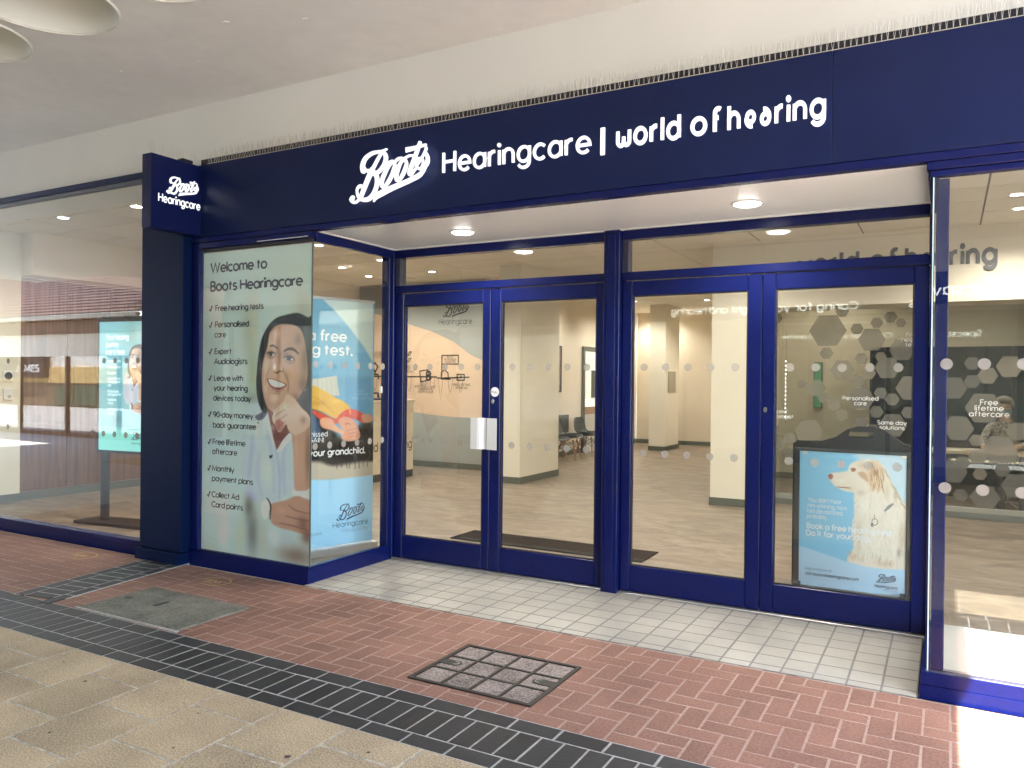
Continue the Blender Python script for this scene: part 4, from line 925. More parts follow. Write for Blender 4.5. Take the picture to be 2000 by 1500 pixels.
for x, y, rx, ry, c_, a_ in ((700, 600, 30, 40, (246, 240, 228), .7), (640, 900, 12, 60, (206, 190, 164), .6), (800, 900, 30, 70, (242, 234, 218), .6), (1040, 900, 14, 70, (196, 178, 150), .7), (900, 470, 14, 40, (214, 198, 170), .6), (980, 500, 8, 26, (170, 156, 132), .6), (580, 1060, 14, 14, (216, 176, 136), .7), (860, 1130, 40, 14, (206, 186, 152), .7), (480, 370, 20, 8, (248, 242, 232), .7), (560, 440, 18, 8, (204, 184, 164), .6), (660, 480, 20, 12, (204, 188, 166), .6), (1010, 1030, 8, 18, (130, 112, 90), .5)):
    p.blob(*CD4(x, y), rx, ry, c_, a_)
r_ = random.Random(5)
for i in range(150):
    x = r_.uniform(620, 1060); y = r_.uniform(480, 1120); p.line([CD4(x, y), CD4(x+r_.uniform(-14, 14), y+30), CD4(x+r_.uniform(-18, 18), y+r_.uniform(50, 80))], .006, r_.choice([(250, 246, 238), (206, 192, 168), (222, 210, 190)]), .003, .45)
p.poly(KD([(735, 200), (775, 182), (820, 200), (868, 260), (880, 340), (860, 430), (825, 470), (800, 440), (770, 470), (735, 410), (720, 330), (728, 250)]), (216, 184, 148), .014, .6)
for i in range(60):
    x = r_.uniform(730, 850); y = 195+abs(x-785)*.5+r_.uniform(0, 40); w1 = r_.uniform(-26, 26); p.line([CD4(x, y), CD4(x+w1, y+90), CD4(x+w1*.3+r_.uniform(-10, 24), y+150), CD4(x+r_.uniform(-30, 36), y+r_.uniform(190, 250))], r_.uniform(.004, .008), r_.choice([(168, 122, 84), (240, 222, 196), (142, 100, 70), (226, 190, 150), (250, 240, 224)]), .002, .6)
p.blob(*CD4(800, 300), 8, 14, (110, 78, 60), .55)
for i in range(70):
    t_ = i/69; x = 604+16*math.sin(t_*9)-(70*max(0, t_-.82)*5 if t_ > .82 else 0); y = 490+t_*600; p.line([CD4(x+24, y-20), CD4(x, y+10), CD4(x-r_.uniform(4, 20), y+r_.uniform(24, 44))], .007, r_.choice([(240, 233, 218), (228, 216, 196), (246, 240, 228)]), .003, .75)
for i in range(40):
    t_ = i/39; x = 890+t_*170; y = 260+t_*330; p.line([CD4(x-30, y-10), CD4(x, y+20), CD4(x+r_.uniform(4, 22), y+r_.uniform(40, 70))], .008, r_.choice([(240, 233, 218), (206, 190, 162), (178, 158, 130)]), .003, .65)
for i in range(60):
    x = r_.uniform(560, 960); y = 1090+(x-560)*.2+r_.uniform(-60, 10); p.line([CD4(x, y-50), CD4(x+r_.uniform(-8, 8), y-20), CD4(x+r_.uniform(-14, 14), y)], .006, r_.choice([(216, 196, 166), (240, 232, 216), (190, 164, 130)]), .003, .5)
p.poly(KD([(635, 295), (690, 290), (722, 330), (724, 380), (690, 360), (655, 330)]), (196, 150, 116), .008, .7); p.blob(*CD4(690, 235), 26, 16, (210, 176, 140), .5)
p.poly(KD([(362, 325), (375, 308), (402, 312), (408, 335), (392, 358), (372, 350)]), (178, 118, 108), .003); p.blob(*CD4(378, 322), 2, 2, (80, 50, 48), .9)
p.poly(KD([(568, 262), (590, 250), (618, 262), (610, 282), (585, 288)]), (176, 128, 104), .003); p.blob(*CD4(596, 268), 2.4, 2.4, (60, 44, 40), 1)
p.line(KD([(440, 425), (500, 432), (560, 436)]), .009, (150, 96, 80), .003, .9)
p.line(KD([(880, 650), (920, 610), (960, 580)]), .022, (110, 116, 122), .004, .8)
for i in range(16):
    an = i*.3927; p.line([CD4(790+27*math.cos(an), 748+30*math.sin(an)), CD4(790+27*math.cos(an+.42), 748+30*math.sin(an+.42))], .007, (96, 70, 44), .002, 1)
p.line([CD4(786, 680), CD4(790, 715)], .008, (110, 84, 56), .002, .9)
p.poly(KD([(80, 960), (200, 995), (350, 1050), (520, 1108), (700, 1155), (850, 1178), (1100, 1185), (1100, 1500), (80, 1500)]), (188, 222, 246), .004, smooth=False)
p.blob(*CD4(950, 1350), 40, 40, (206, 216, 226), .5)
p.grain(.8); p.build('printed_sheet', poster_m, t)
DO = (0, 2.0015, 0)
for s_, a_, b_, z, cap, w in (("You didn't hear", -.956, -.709, .664, .036, .1), ('him whining, now', -.958, -.668, .620, .036, .1), ("he's devastated,", -.960, -.697, .577, .036, .1), ('probably.', -.962, -.810, .535, .036, .1), ('Book a free hearing test.', -.965, -.342, .452, .049, .15), ('Do it for your dog.', -.967, -.505, .395, .049, .15)):
    line_of(s_, ink_w, t, DO, UX, a_, b_, z, cap, w, None, .0005)
mb = MB(); logo(mb, DO, UX, UZ, -.455, .088, .130, 0, .0004, .8); pn2 = mat('poster_navy2', (.035, .05, .09), .5); line_of('Hearingcare', pn2, t, DO, UX, -.470, -.312, .053, .028, .085, None, .0004); line_of('visit bootshearingcare.com', pn2, t, DO, UX, -.973, -.58, .084, .028, .12, None, .0004); line_of('B', pn2, t, DO, UX, -.4995, -.482, .512, .028, .16, None, .0004)
mb.build('script_logo', mat('poster_navy2', (.035, .05, .09), .5), t)
mb = MB(); text(mb, 'Ask in store or', DO, UX, UZ, -.973, -.771, .124, .028, .08, lift=.0004); text(mb, 'With you. For life.', DO, UX, UZ, -.41, -.312, .032, .016, .07, lift=.0004); mb.build('small_print', mat('poster_grey', (.12, .18, .24), .5), t, kind='stuff')

# --- lit screen on a black stand in the left window
E0 = Vector((-8.085, .72, 0)); EU = Vector((1, .14, 0)).normalized(); EN = EU.cross(Vector((0, 0, 1)))
t = thing('digital_screen', 'lit turquoise advert screen on a tall black floor stand', 'screen', (-7.7, .76, 0))
def ebox(mb, a0, a1, d0, d1, z0, z1):
    v = [E0+EU*a-EN*d for a, d in ((a0, d0), (a1, d0), (a1, d1), (a0, d1))]; mb.prism([(q.x, q.y) for q in v], 'Z', z0, z1)
mb = MB(); ebox(mb, -.03, .80, .004, .06, .77, 2.25); mb.build('screen_casing', black_m, t)
mb = MB(); ebox(mb, -.03, .80, -.002, .0035, 2.19, 2.25); ebox(mb, -.03, -.002, -.002, .0035, .77, 2.189); ebox(mb, .772, .80, -.002, .0035, .77, 2.189); ebox(mb, -.0015, .7715, -.002, .0035, .77, .797); mb.build('bezel', black_m, t)
for q in (.02, .66): mb = MB(); ebox(mb, q, q+.09, .01, .05, .04, .769); mb.build('stand_post', black_m, t)
mb = MB(); ebox(mb, -.2, .97, -.14, .2, .003, .035); mb.build('foot_plate', black_m, t)
p = Print(E0+Vector((0, 0, .798)), EU, .77, 1.39, 110, (104, 178, 190))
CS = lambda x, y: (x/3.75, 500+y/3.75)
p.blob(*CS(830, 900), 30, 90, (84, 150, 170), .6); p.blob(*CS(960, 560), 18, 30, (96, 140, 130), .7); p.blob(*CS(1020, 560), 10, 20, (170, 190, 176), .6); p.blob(*CS(850, 560), 40, 20, (110, 180, 190), .6)
# the screen shows the same woman, smaller: map poster drawing space to screen space
SW = lambda x, y: CS(905+(x-262)*.395, 650+(y-95)*.42)
p.bs = .25; p.bk = .52; woman(p, SW); p.bs = 1
p.poly([CS(700, 1255), CS(860, 1262), CS(960, 1275), CS(1100, 1240), CS(1100, 1440), CS(700, 1440)], (120, 214, 200), .02, .95, False); p.blob(*CS(860, 1200), 10, 14, (70, 110, 110), .6)
p.c *= np.array([.80, .82, .82]); p.c += 40; p.build('display', screen_m, t)
eat = lambda x, y: ((on(E0, EN, *CS(x, y))-E0).dot(EU), on(E0, EN, *CS(x, y)).z)
EO = E0+EN*.001; stx = mat('screen_text', (.8, .95, .95), .5, emit=.10)
for s_, xl, xr, y in (('Your hearing', 778, 942, 615), ('journey', 776, 870, 668), ('starts here', 776, 912, 722)):
    a_, z = eat(xl, y); b_, _ = eat(xr, y); line_of(s_, stx, t, EO, EU, a_, b_, z, .062, .1)
for s_, xr, y in (('Free hearing tests', 885, 778), ('Personalised care', 885, 822), ('Expert', 850, 866), ('Leave with your', 885, 905), ('hearing devices', 880, 930), ('today', 815, 955), ('90-day money', 870, 1000), ('back guarantee', 885, 1022), ('Free lifetime', 850, 1062), ('aftercare', 830, 1086), ('Monthly payment plans', 905, 1130), ('Card points', 830, 1160)):
    a_, z = eat(790, y); b_, _ = eat(xr, y); line_of(s_, stx, t, EO, EU, a_, b_, z, .03, .08)
mb = MB(); a_, z = eat(965, 1350); logo(mb, EO, EU, UZ, a_, z, .17, 0, .0006, .8); text(mb, 'Hearingcare', EO, EU, UZ, a_-.01, a_+.19, z-.045, .03, .08); mb.build('script_logo', mat('screen_navy', (.02, .05, .12), .5), t)

# ================================================================== inside the shop
def vinyl():
    m = bpy.data.materials.new('vinyl_floor'); m.use_nodes = True; t = m.node_tree; b = t.nodes['Principled BSDF']
    g = t.nodes.new('ShaderNodeNewGeometry'); mp = t.nodes.new('ShaderNodeMapping'); mp.inputs['Scale'].default_value = (.7, 1.5, 1); mp.inputs['Rotation'].default_value = (0, 0, .35)
    n = t.nodes.new('ShaderNodeTexNoise'); n.inputs['Scale'].default_value = 2.2; n.inputs['Detail'].default_value = 5; n.inputs['Distortion'].default_value = 2.2
    r = t.nodes.new('ShaderNodeValToRGB'); e = r.color_ramp.elements
    e[0].position = .30; e[0].color = (.125, .097, .073, 1); e[1].position = .72; e[1].color = (.285, .23, .175, 1); x = e.new(.5); x.color = (.20, .157, .117, 1)
    t.links.new(g.outputs['Position'], mp.inputs[0]); t.links.new(mp.outputs[0], n.inputs['Vector']); t.links.new(n.outputs[0], r.inputs[0]); t.links.new(r.outputs[0], b.inputs['Base Color'])
    b.inputs['Roughness'].default_value = .42; return m
vin = vinyl()
mb = MB(); z = .002
mb.quad((-12, 1.12, z), (5, 1.12, z), (5, 16, z), (-12, 16, z)); mb.quad((-12, .06, z), (-4.42, .06, z), (-4.42, 1.12, z), (-12, 1.12, z)); mb.quad((-.02, .06, z), (5, .06, z), (5, 1.12, z), (-.02, 1.12, z))
tag(mb.build('shop_floor', vin), kind='structure')
tbar = mat('ceiling_grid', (.10, .09, .075), .6); ctile = mat('ceiling_tile_white', (.80, .75, .66), .8, rnd=.03, nscale=90, namt=.05)
cb = tag(MB().box(-12, 5, .501, 16, 3.404, 3.6).build('shop_ceiling', tbar), kind='structure')
tm = MB().box(-.591, .591, -.291, .291, 0, .008).mesh('ceiling_tile', ctile)
far = MB(); n_ = 0
for i in range(12):
    for k_ in range(26):
        X, Y = -11.1+i*1.2, .4+k_*.6
        if n_ < 298 and X < 2.2: inst('ceiling_tile', tm, cb, (X, Y, 3.398)); n_ += 1
def wall(name, label, x0, x1, y0, y1, z0, z1, m, sk=True, cat='wall'):
    t = thing(name, label, cat, ((x0+x1)/2, (y0+y1)/2, z0))
    MB().box(x0, x1, y0, y1, z0, z1).build('plaster', m, t)
    if sk:
        d = .012; mb = MB(); mb.box(x0-d, x1+d, y0-d, y0-.0005, .003, .105); mb.box(x1+.0005, x1+d, y0, y1+d, .003, .105); mb.box(x0-d, x0-.0005, y0, y1+d, .003, .105); mb.build('skirting_board', skirt, t)
    return t
wall('side_wall', 'cream side wall far left inside the shop, dark walnut panels', -10.6, -10.34, 1.1, 7.3, .003, 3.4, wallm, False)
wall('wall_pier', 'pale pier at the far left edge inside the left window', -10.62, -10.28, .1, 1.1, .003, 3.4, mat('pale_cream', (.70, .66, .54), .6))
wall('ceiling_beam', 'long beige beam under the ceiling inside the left window', -10.34, -10.0, 1.1, 7.3, 2.86, 3.398, wallm, False, 'beam')
def woodm():
    m = bpy.data.materials.new('walnut'); m.use_nodes = True; t = m.node_tree; b = t.nodes['Principled BSDF']
    g = t.nodes.new('ShaderNodeNewGeometry'); mp = t.nodes.new('ShaderNodeMapping'); mp.inputs['Scale'].default_value = (14, 14, .8); n = t.nodes.new('ShaderNodeTexNoise'); n.inputs['Scale'].default_value = 1.6; n.inputs['Detail'].default_value = 5
    r = t.nodes.new('ShaderNodeValToRGB'); e = r.color_ramp.elements; e[0].position = .3; e[0].color = (.085, .042, .022, 1); e[1].position = .7; e[1].color = (.19, .10, .055, 1)
    t.links.new(g.outputs['Position'], mp.inputs[0]); t.links.new(mp.outputs[0], n.inputs['Vector']); t.links.new(n.outputs[0], r.inputs[0]); t.links.new(r.outputs[0], b.inputs['Base Color']); b.inputs['Roughness'].default_value = .4; return m
walnut = woodm()
t = thing('wall_panelling', 'dark walnut panelling covering the left side wall below the beam', 'panelling', (-10.3, 4, 0))
for i in range(10): MB().bev(-10.339, -10.315, 1.11+i*.615, 1.11+(i+1)*.615-.006, .11, 2.84, .002).build('wood_panel', walnut, t)
MB().box(-10.339, -10.31, 1.105, 7.26, .003, .105).build('skirting_board', skirt, t)
t = thing('alarm_panel', 'white wall box with a dark round speaker on the pale pier', 'control panel', (-10.27, .93, 1.5))
c_ = on((-10.28, 0, 0), (1, 0, 0), 14, 734); MB().bev(-10.279, -10.25, c_.y-.06, c_.y+.06, c_.z-.062, c_.z+.062, .008).build('housing', white, t)
k = MB().disc((-10.2485, c_.y, c_.z), (0, 1, 0), (0, 0, 1), .048, 24).build('speaker_disc', black_m, t)
c_ = on((-10.28, 0, 0), (1, 0, 0), 14, 770); t = thing('thermostat', 'white thermostat box below the dark round speaker on the pier', 'thermostat', c_)
MB().bev(-10.279, -10.25, c_.y-.055, c_.y+.055, c_.z-.07, c_.z+.07, .006).build('housing', white, t); MB().disc((-10.2485, c_.y+.01, c_.z-.03), (0, 1, 0), (0, 0, 1), .025, 20).build('dial', mat('dial_grey', (.35, .35, .33), .4), t)
# graphic wall
t = wall('graphic_wall', 'peach wall with grey swoops, a black journey line and logo', -10.3, -7.15, 7.3, 7.6, .003, 3.398, mat('peach_wall', (.60, .44, .31), .6))
greym = mat('grey_swoop', (.30, .31, .29), .6)
GP = lambda x, y: on((0, 7.3, 0), (0, 1, 0), x, y)
gy = 7.2985
pts = [(-10.29, 3.39), (-7.152, 3.39), (-7.152, 1.93)]+[(GP(x, y).x, GP(x, y).z) for x, y in ((915, 690), (887, 668), (850, 650), (820, 640), (795, 632))]+[(-9.6, 2.85), (-10.29, 2.95)]
MB().add([(x, gy, z) for x, z in pts], [tuple(range(len(pts)-1, -1, -1))]).build('grey_swoop', greym, t)
pts = [(-10.29, .107), (-7.152, .107), (-7.152, .93), (-7.4, .925), (-7.8, .93), (-8.2, .95), (-8.6, .985), (-9.1, 1.06), (-9.7, 1.2), (-10.29, 1.4)]
MB().add([(x, gy, z) for x, z in pts], [tuple(range(len(pts)))]).build('grey_swoop', greym, t)
GO = (0, 7.2965, 0)
mb = MB(); logo(mb, GO, UX, UZ, -8.03, 2.72, .53, 0, .0006, .85); mb.build('script_logo', inkblack, t)
mb = MB(); text(mb, 'Hearingcare', GO, UX, UZ, -8.135, -7.415, 2.60, .11, .08); mb.build('lettering', inkblack, t)
mb = MB(); gz = 1.65
def gl_(pts, w=.022): ribbon(mb, pts, w, lambda x, y, o: Vector((x, 7.2965-.0006-random.random()*.0006, y)), 0, 0)
gl_([(-10.2, gz), (-8.16, gz)]); gl_([(-8.16, gz-.02), (-8.02, gz-.02), (-7.46, gz)])
def gx(x): return GP(x, 736).x
def gzz(y): return GP(850, y).z
gl_([(gx(820), gzz(725)), (gx(836), gzz(722)), (gx(840), gzz(742)), (gx(822), gzz(746)), (gx(820), gzz(725))])
gl_([(gx(863), gzz(694)), (gx(863), gzz(735))]); gl_([(gx(863), gzz(694)), (gx(895), gzz(694)), (gx(895), gzz(711)), (gx(863), gzz(711))], .016)
gl_([(gx(862), gzz(740)), (gx(862), gzz(728)), (gx(868), gzz(722)), (gx(875), gzz(728)), (gx(876), gzz(740)), (gx(862), gzz(740))])
for q in range(3): gl_([(gx(869+q*4), gzz(739)), (gx(872+q*4), gzz(739))], .05)
gl_([(gx(893), gzz(731)), (gx(907), gzz(731)), (gx(907), gzz(742)), (gx(893), gzz(742)), (gx(893), gzz(731))]); gl_([(gx(898), gzz(736)), (gx(903), gzz(736))], .02); gl_([(gx(900.5), gzz(733)), (gx(900.5), gzz(739))], .02)
for x, y in ((800, 690), (799, 703), (793, 697)): gl_([(gx(x)-.04, gzz(y)-.03), (gx(x), gzz(y)+.035), (gx(x)+.04, gzz(y)+.03), (gx(x), gzz(y)-.035), (gx(x)-.04, gzz(y)-.03)], .018)
gl_([(gx(727), gzz(716)), (gx(732), gzz(708)), (gx(738), gzz(716)), (gx(733), gzz(728)), (gx(727), gzz(716))], .03); gl_([(gx(726), gzz(742)), (gx(728), gzz(732)), (gx(738), gzz(732)), (gx(740), gzz(742))], .03)
for cxp in (733, 800, 828, 845, 861, 880, 900): 
    a_ = gx(cxp); gl_([(a_-.05, gz-.03), (a_-.03, gz-.22), (a_, gz-.28 if cxp != 861 else gz-.42), (a_+.03, gz-.2), (a_+.05, gz-.03)], .006)
text(mb, 'B', GO, UX, UZ, gx(832), gx(843), gzz(744), .19, .17)
mb.build('journey_icons', inkblack, t, kind='stuff')
mb = MB()
def gt(s, xc, y, w): a_ = gx(xc); text(mb, s, GO, UX, UZ, a_-w/2, a_+w/2, gzz(y), .042, .09)
for s, x, y, w in (('90 DAY', 879, 699, .16), ('MONEY BACK', 879, 704, .26), ('GUARANTEE', 879, 709, .24), ('COLLECT', 831, 752, .22), ('BOOTS ADVANTAGE', 831, 757.5, .46), ('CARD POINTS', 831, 763, .32), ('WHEN YOU BUY', 831, 768.5, .36), ('FREE LIFETIME', 902, 753, .36), ('AFTERCARE', 902, 759, .26), ('PERSONALISED', 732, 689, .36), ('HEARING EXPERT', 731, 694, .40), ('CONSULTANTS', 732, 699, .3), ('FLEXIBLE', 794, 718, .2), ('MONTHLY', 794, 723, .2), ('PAYMENT PLANS', 792, 728, .36)): gt(s, x, y, w)
mb.build('small_lettering', inkblack, t, kind='stuff')
wall('corridor_wall', 'long cream wall running back beside the row of chairs', -7.4, -7.152, 7.602, 15.05, .003, 3.398, wallm)
wall('back_wall', 'far cream back wall at the end of the shop', -7.15, -2.5, 15.05, 15.3, .003, 3.398, wallm)
wall('near_pillar', 'broad cream pillar seen through the second door', -6.13, -5.75, 6.05, 7.42, .003, 3.398, pillm, True, 'pillar')
wall('far_pillar', 'slim cream pillar far back, seen through the third door', -6.09, -5.71, 13.0, 14.06, .003, 3.398, pillm, True, 'pillar')
wall('right_pier', 'wide cream pier at the right side of the third door', -2.70, -2.05, 5.66, 6.28, .003, 3.398, pillm, True, 'pillar')
wall('right_wall', 'cream wall running back behind the wide pier', -2.68, -2.5, 6.29, 15.05, .003, 3.398, wallm)
t = wall('bulkhead', 'cream bulkhead with grey rounded lettering above the hexagon glass', -2.048, 3.6, 5.66, 6.28, 2.55, 3.398, pillm, False, 'bulkhead')
bi = mat('bulkhead_letter', (.10, .105, .12), .5)
for s_, a_, b_ in (('ωorld', -1.645, -.94), ('oƒ', -.833, -.525), ('hɘəring', -.452, .469)):
    text(None, s_, (0, 5.66, 0), UX, UZ, a_, b_, 2.945, .262, .165, .24, .012, .013, each=lambda c, mb: mb.build('letter', bi, t))
# counter
t = thing('reception_counter', 'cream reception counter with black lettering, left inside the shop', 'counter', (-8.2, 5.2, 0))
MB().bev(-8.7, -7.7, 4.1, 5.96, .12, 1.235, .004).build('body', mat('counter_cream', (.62, .52, .36), .45), t)
MB().bev(-8.72, -7.68, 4.08, 5.98, 1.2355, 1.265, .004).build('worktop', mat('counter_top', (.60, .50, .36), .3), t)
MB().box(-8.68, -7.705, 4.12, 5.955, .003, .119).build('kick_plate', black_m, t)
mb = MB(); text(mb, 'ωorld of hearing', (-7.7, 0, 0), (0, 1, 0), UZ, 4.62, 5.92, .47, .16, .1); mb.build('lettering', inkblack, t)
t = thing('carry_case', 'black case with a handle standing on the counter', 'case', (-7.9, 5.15, 1.265))
mb = MB(); mb.bev(-8.1, -7.75, 4.93, 5.32, 1.266, 1.30, .008); mb.build('case_body', black_m, t)
mb = MB(); mb.tube([(-7.9, 4.96, 1.30), (-7.9, 5.0, 1.37), (-7.9, 5.27, 1.38), (-7.9, 5.3, 1.30)], .018, 8); mb.build('handle', black_m, t)
tag(MB().bev(-4.36, -2.34, 2.03, 2.50, .004, .014, .003).build('door_mat', mat('mat_black', (.02, .018, .016), .95, .1, nscale=200, namt=.3, bump=.4, bscale=300)), 'long black door mat just inside the doors', 'door mat')

# chairs
wood = mat('beech_leg', (.34, .19, .09), .5); shell = mat('chair_shell', (.020, .024, .026), .32)
def chair_proto(label):
    t = thing('shell_chair', label, 'chair', (0, 0, 0), 'dark shell chairs with wooden legs')
    P = []; nu, nv = 13, 18
    prof = smooth_path([(.24, .445), (.21, .455), (.10, .440), (-.05, .425), (-.15, .435), (-.21, .50), (-.245, .62), (-.275, .74), (-.29, .82)], 3)
    nv = len(prof)
    for i, (px_, pz) in enumerate(prof):
        f = i/(nv-1); wd = .215+.03*math.sin(f*math.pi)-(.07*max(0, (f-.72)/.28)**2)-(.02*max(0, (.15-f)/.15))
        for k_ in range(nu):
            s_ = k_/(nu-1)*2-1; up_ = (abs(s_)**2.2)*(.09*math.sin(min(1, f*1.35)*math.pi)+.01); fw = (s_*s_)*(.07*max(0, f-.4))
            P.append((px_+fw, wd*s_, pz+up_))
    F = [(i*nu+k_, i*nu+k_+1, (i+1)*nu+k_+1, (i+1)*nu+k_) for i in range(nv-1) for k_ in range(nu-1)]
    m_ = MB().add(P, F); n0 = len(P); m_.add([(x-.012, y, z_-.008) for x, y, z_ in P], [f[::-1] for f in F]); rim = list(range(nu))+[i*nu+nu-1 for i in range(1, nv)]+[(nv-1)*nu+k_ for k_ in range(nu-2, -1, -1)]+[i*nu for i in range(nv-2, 0, -1)]
    m_.f += [(rim[i], rim[(i+1) % len(rim)], rim[(i+1) % len(rim)]+n0, rim[i]+n0) for i in range(len(rim))]; m_.m += [0]*len(rim)
    m_.build('seat_shell', shell, t, True)
    L = []
    for sx_ in (1, -1):
        for sy_ in (1, -1):
            a_, b_ = (sx_*.12, sy_*.11, .41), (sx_*.21-.01, sy_*.21, .002); L.append((a_, b_)); MB().tube([a_, b_], [.017, .011], 10).build('leg', wood, t)
    m_ = MB(); lp = lambda q, f: tuple(q[0][i]+(q[1][i]-q[0][i])*f for i in range(3))
    for a_, b_ in ((0, 1), (2, 3), (0, 2), (1, 3)): m_.tube([lp(L[a_], .05), lp(L[b_], .5)], .005, 6); m_.tube([lp(L[b_], .05), lp(L[a_], .5)], .005, 6)
    m_.build('wire_brace', black_m, t); return t
c0 = chair_proto('front dark shell chair of the row below the picture'); c0.location = (-6.72, 9.25, 0); c0.rotation_euler = (0, 0, -.25)
copy_thing(c0, (-6.74, 10.0, 0), .1, 'middle dark shell chair of the row along the far wall')
copy_thing(c0, (-6.72, 10.95, 0), -.1, 'rear dark shell chair next to the inner doorway')
copy_thing(c0, (-3.02, 8.05, 0), math.pi+.5, 'single dark shell chair half hidden behind the wide pier')
t = thing('framed_picture', 'tall framed pink picture on the wall above the row of chairs', 'picture', (-7.15, 9.9, 1.85))
mb = MB(); mb.bev(-7.151, -7.12, 9.3, 10.42, 1.36, 1.40, .003); mb.bev(-7.151, -7.12, 9.3, 10.42, 2.30, 2.34, .003); mb.bev(-7.151, -7.12, 9.3, 9.34, 1.401, 2.299, .003); mb.bev(-7.151, -7.12, 10.38, 10.42, 1.401, 2.299, .003); mb.build('frame', black_m, t)
MB().box(-7.151, -7.14, 9.341, 10.379, 1.401, 2.299).build('print', mat('pink_print', (.36, .22, .20), .5, nscale=6, namt=.5), t)
tag(MB().bev(-7.15, -7.10, 9.35, 10.75, .50, .88, .004).build('wall_board', mat('olive_board', (.045, .045, .03), .5)), 'low dark olive board on the wall behind the chairs', 'board')
t = thing('inner_doorway', 'inner doorway with a dark frame and glowing panels for lit glazing beside the chairs', 'door', (-7.15, 12.2, 0))
fr = mat('door_frame_brown', (.07, .06, .045), .5); X = -7.149
mb = MB(); mb.bev(X, X+.05, 11.5, 11.6, .003, 2.38, .004); mb.bev(X, X+.05, 12.7, 12.8, .003, 2.38, .004); mb.bev(X, X+.05, 11.601, 12.699, 2.28, 2.38, .004); mb.build('frame', fr, t)
MB().box(X, X+.02, 11.602, 12.698, 1.20, 2.278).build('glow_pane', mat('lit_room_glow', (.5, .52, .44), .4, emit=.05, ecol=(.8, .85, .7)), t)  # opaque panel glows in place of the lit room behind the glass
MB().box(X, X+.03, 12.0, 12.698, 1.22, 1.85).build('dark_monitor', black_m, t); MB().box(X, X+.02, 11.602, 12.698, 1.02, 1.198).build('glowing_white_panel', mat('white_glow', (.75, .75, .7), .4, emit=.05), t)  # white band given the same glow for the lit room
MB().box(X, X+.025, 11.602, 12.698, .85, 1.018).build('wood_rail', wood, t); MB().box(X, X+.02, 11.602, 12.698, .003, .848).build('lower_pane', mat('pale_door', (.5, .5, .46), .4), t)
t = thing('ghost_reflection', 'small pale square standing in for a reflected frame on the far slim pillar', 'picture', (-5.71, 13.4, 1.6))  # solid pale square built in place of a ghost reflection
MB().bev(-5.709, -5.69, 13.2, 13.75, 1.35, 1.85, .003).build('frame', mat('ghost_pale', (.35, .3, .22), .4), t)

# hexagon glass partition and the consulting room behind
HY = 6.3
t = thing('glass_partition', 'glass partition covered in frosted hexagons of many sizes', 'partition', (.5, HY, 0))
MB().bev(-2.046, 3.5, HY-.03, HY+.05, .003, .075, .004).build('floor_rail', mat('rail_grey', (.13, .14, .13), .4), t)
MB().bev(-2.046, 3.5, HY-.02, HY+.04, .0755, .14, .004).build('bottom_rail', mat('rail_pale', (.28, .28, .25), .4), t)
gp = MB().box(-2.046, 3.5, HY, HY+.008, .14, 2.55).build('glass_pane', glass, t)
hexm = [film_mat('frost_grey', (.21, .20, .175), .66), film_mat('frost_warm', (.23, .21, .172), .72), film_mat('frost_dark', (.155, .15, .14), .7)]
HX = [(530, 390, 168, 0), (920, 470, 125, 0), (790, 375, 60, 1), (965, 320, 58, 0), (660, 740, 108, 1), (800, 840, 66, 0), (828, 995, 122, 2), (895, 770, 64, 1), (1060, 720, 118, 0), (1000, 945, 62, 2), (1102, 1000, 66, 0), (962, 1110, 64, 2), (1108, 1230, 128, 2), (1262, 900, 135, 0), (1245, 1118, 64, 2), (586, 1045, 62, 1), (494, 985, 54, 1), (520, 590, 62, 1), (655, 1140, 58, 1), (830, 1205, 66, 2), (930, 1270, 60, 2), (365, 1290, 128, 1), (195, 1345, 58, 0), (100, 1395, 60, 0), (200, 1490, 60, 2), (430, 900, 84, 1), (70, 1280, 50, 1), (300, 860, 46, 1), (830, 640, 60, 0), (1190, 560, 120, 0), (1000, 620, 50, 1), (660, 220, 60, 0), (1090, 270, 62, 0), (80, 280, 50, 0), (1180, 320, 50, 0)]
HX2 = [(205, 465, 108, 2), (350, 275, 64, 2), (350, 415, 66, 2), (440, 620, 152, 0), (245, 775, 122, 0), (380, 868, 58, 1), (395, 990, 76, 1), (275, 1040, 62, 2), (560, 940, 142, 0), (582, 1100, 64, 2), (410, 1130, 58, 1), (205, 1110, 112, 2), (660, 1000, 58, 0), (450, 1310, 120, 2), (690, 1220, 122, 2), (470, 370, 82, 1), (640, 300, 110, 1), (700, 800, 90, 0), (260, 1290, 60, 2)]
pts = [(1500+x/4.545, 560+y/4.545, r/4.545, m) for x, y, r, m in HX]+[(1810+x/3.947, 640+y/3.947, r/3.947, m) for x, y, r, m in HX2]
for i, (x, y, r, mi) in enumerate(pts):
    P = on((0, HY, 0), (0, 1, 0), x, y); Q = on((0, HY, 0), (0, 1, 0), x+r, y); R = abs(Q.x-P.x)
    yy = HY-.001-.0004*(i % 6)
    mb = MB(); mb.add([(P.x+R*math.cos(a), yy, P.z+R*math.sin(a)) for a in [k*math.pi/3 for k in range(6)]], [(0, 1, 2, 3, 4, 5)]); mb.build('hexagon', hexm[mi], gp)
for lines, xc, yc in ((('Personalised', 'care'), 820, 995), (('Same day', 'solutions'), 1100, 1212), (('Expert', 'Audiologist'), 100, 1110), (('Free', 'hearing', 'tests'), 1285, 430)):
    mb = MB()
    for q, s_ in enumerate(lines):
        P = on((0, HY, 0), (0, 1, 0), 1500+xc/4.545, 560+(yc+q*44)/4.545); w = measure(s_, .17)*.068; text(mb, s_, (0, HY-.006, 0), UX, UZ, P.x-w/2, P.x+w/2, P.z-.02, .055, .11)
    mb.build('lettering', ink_w, gp)
mb = MB()
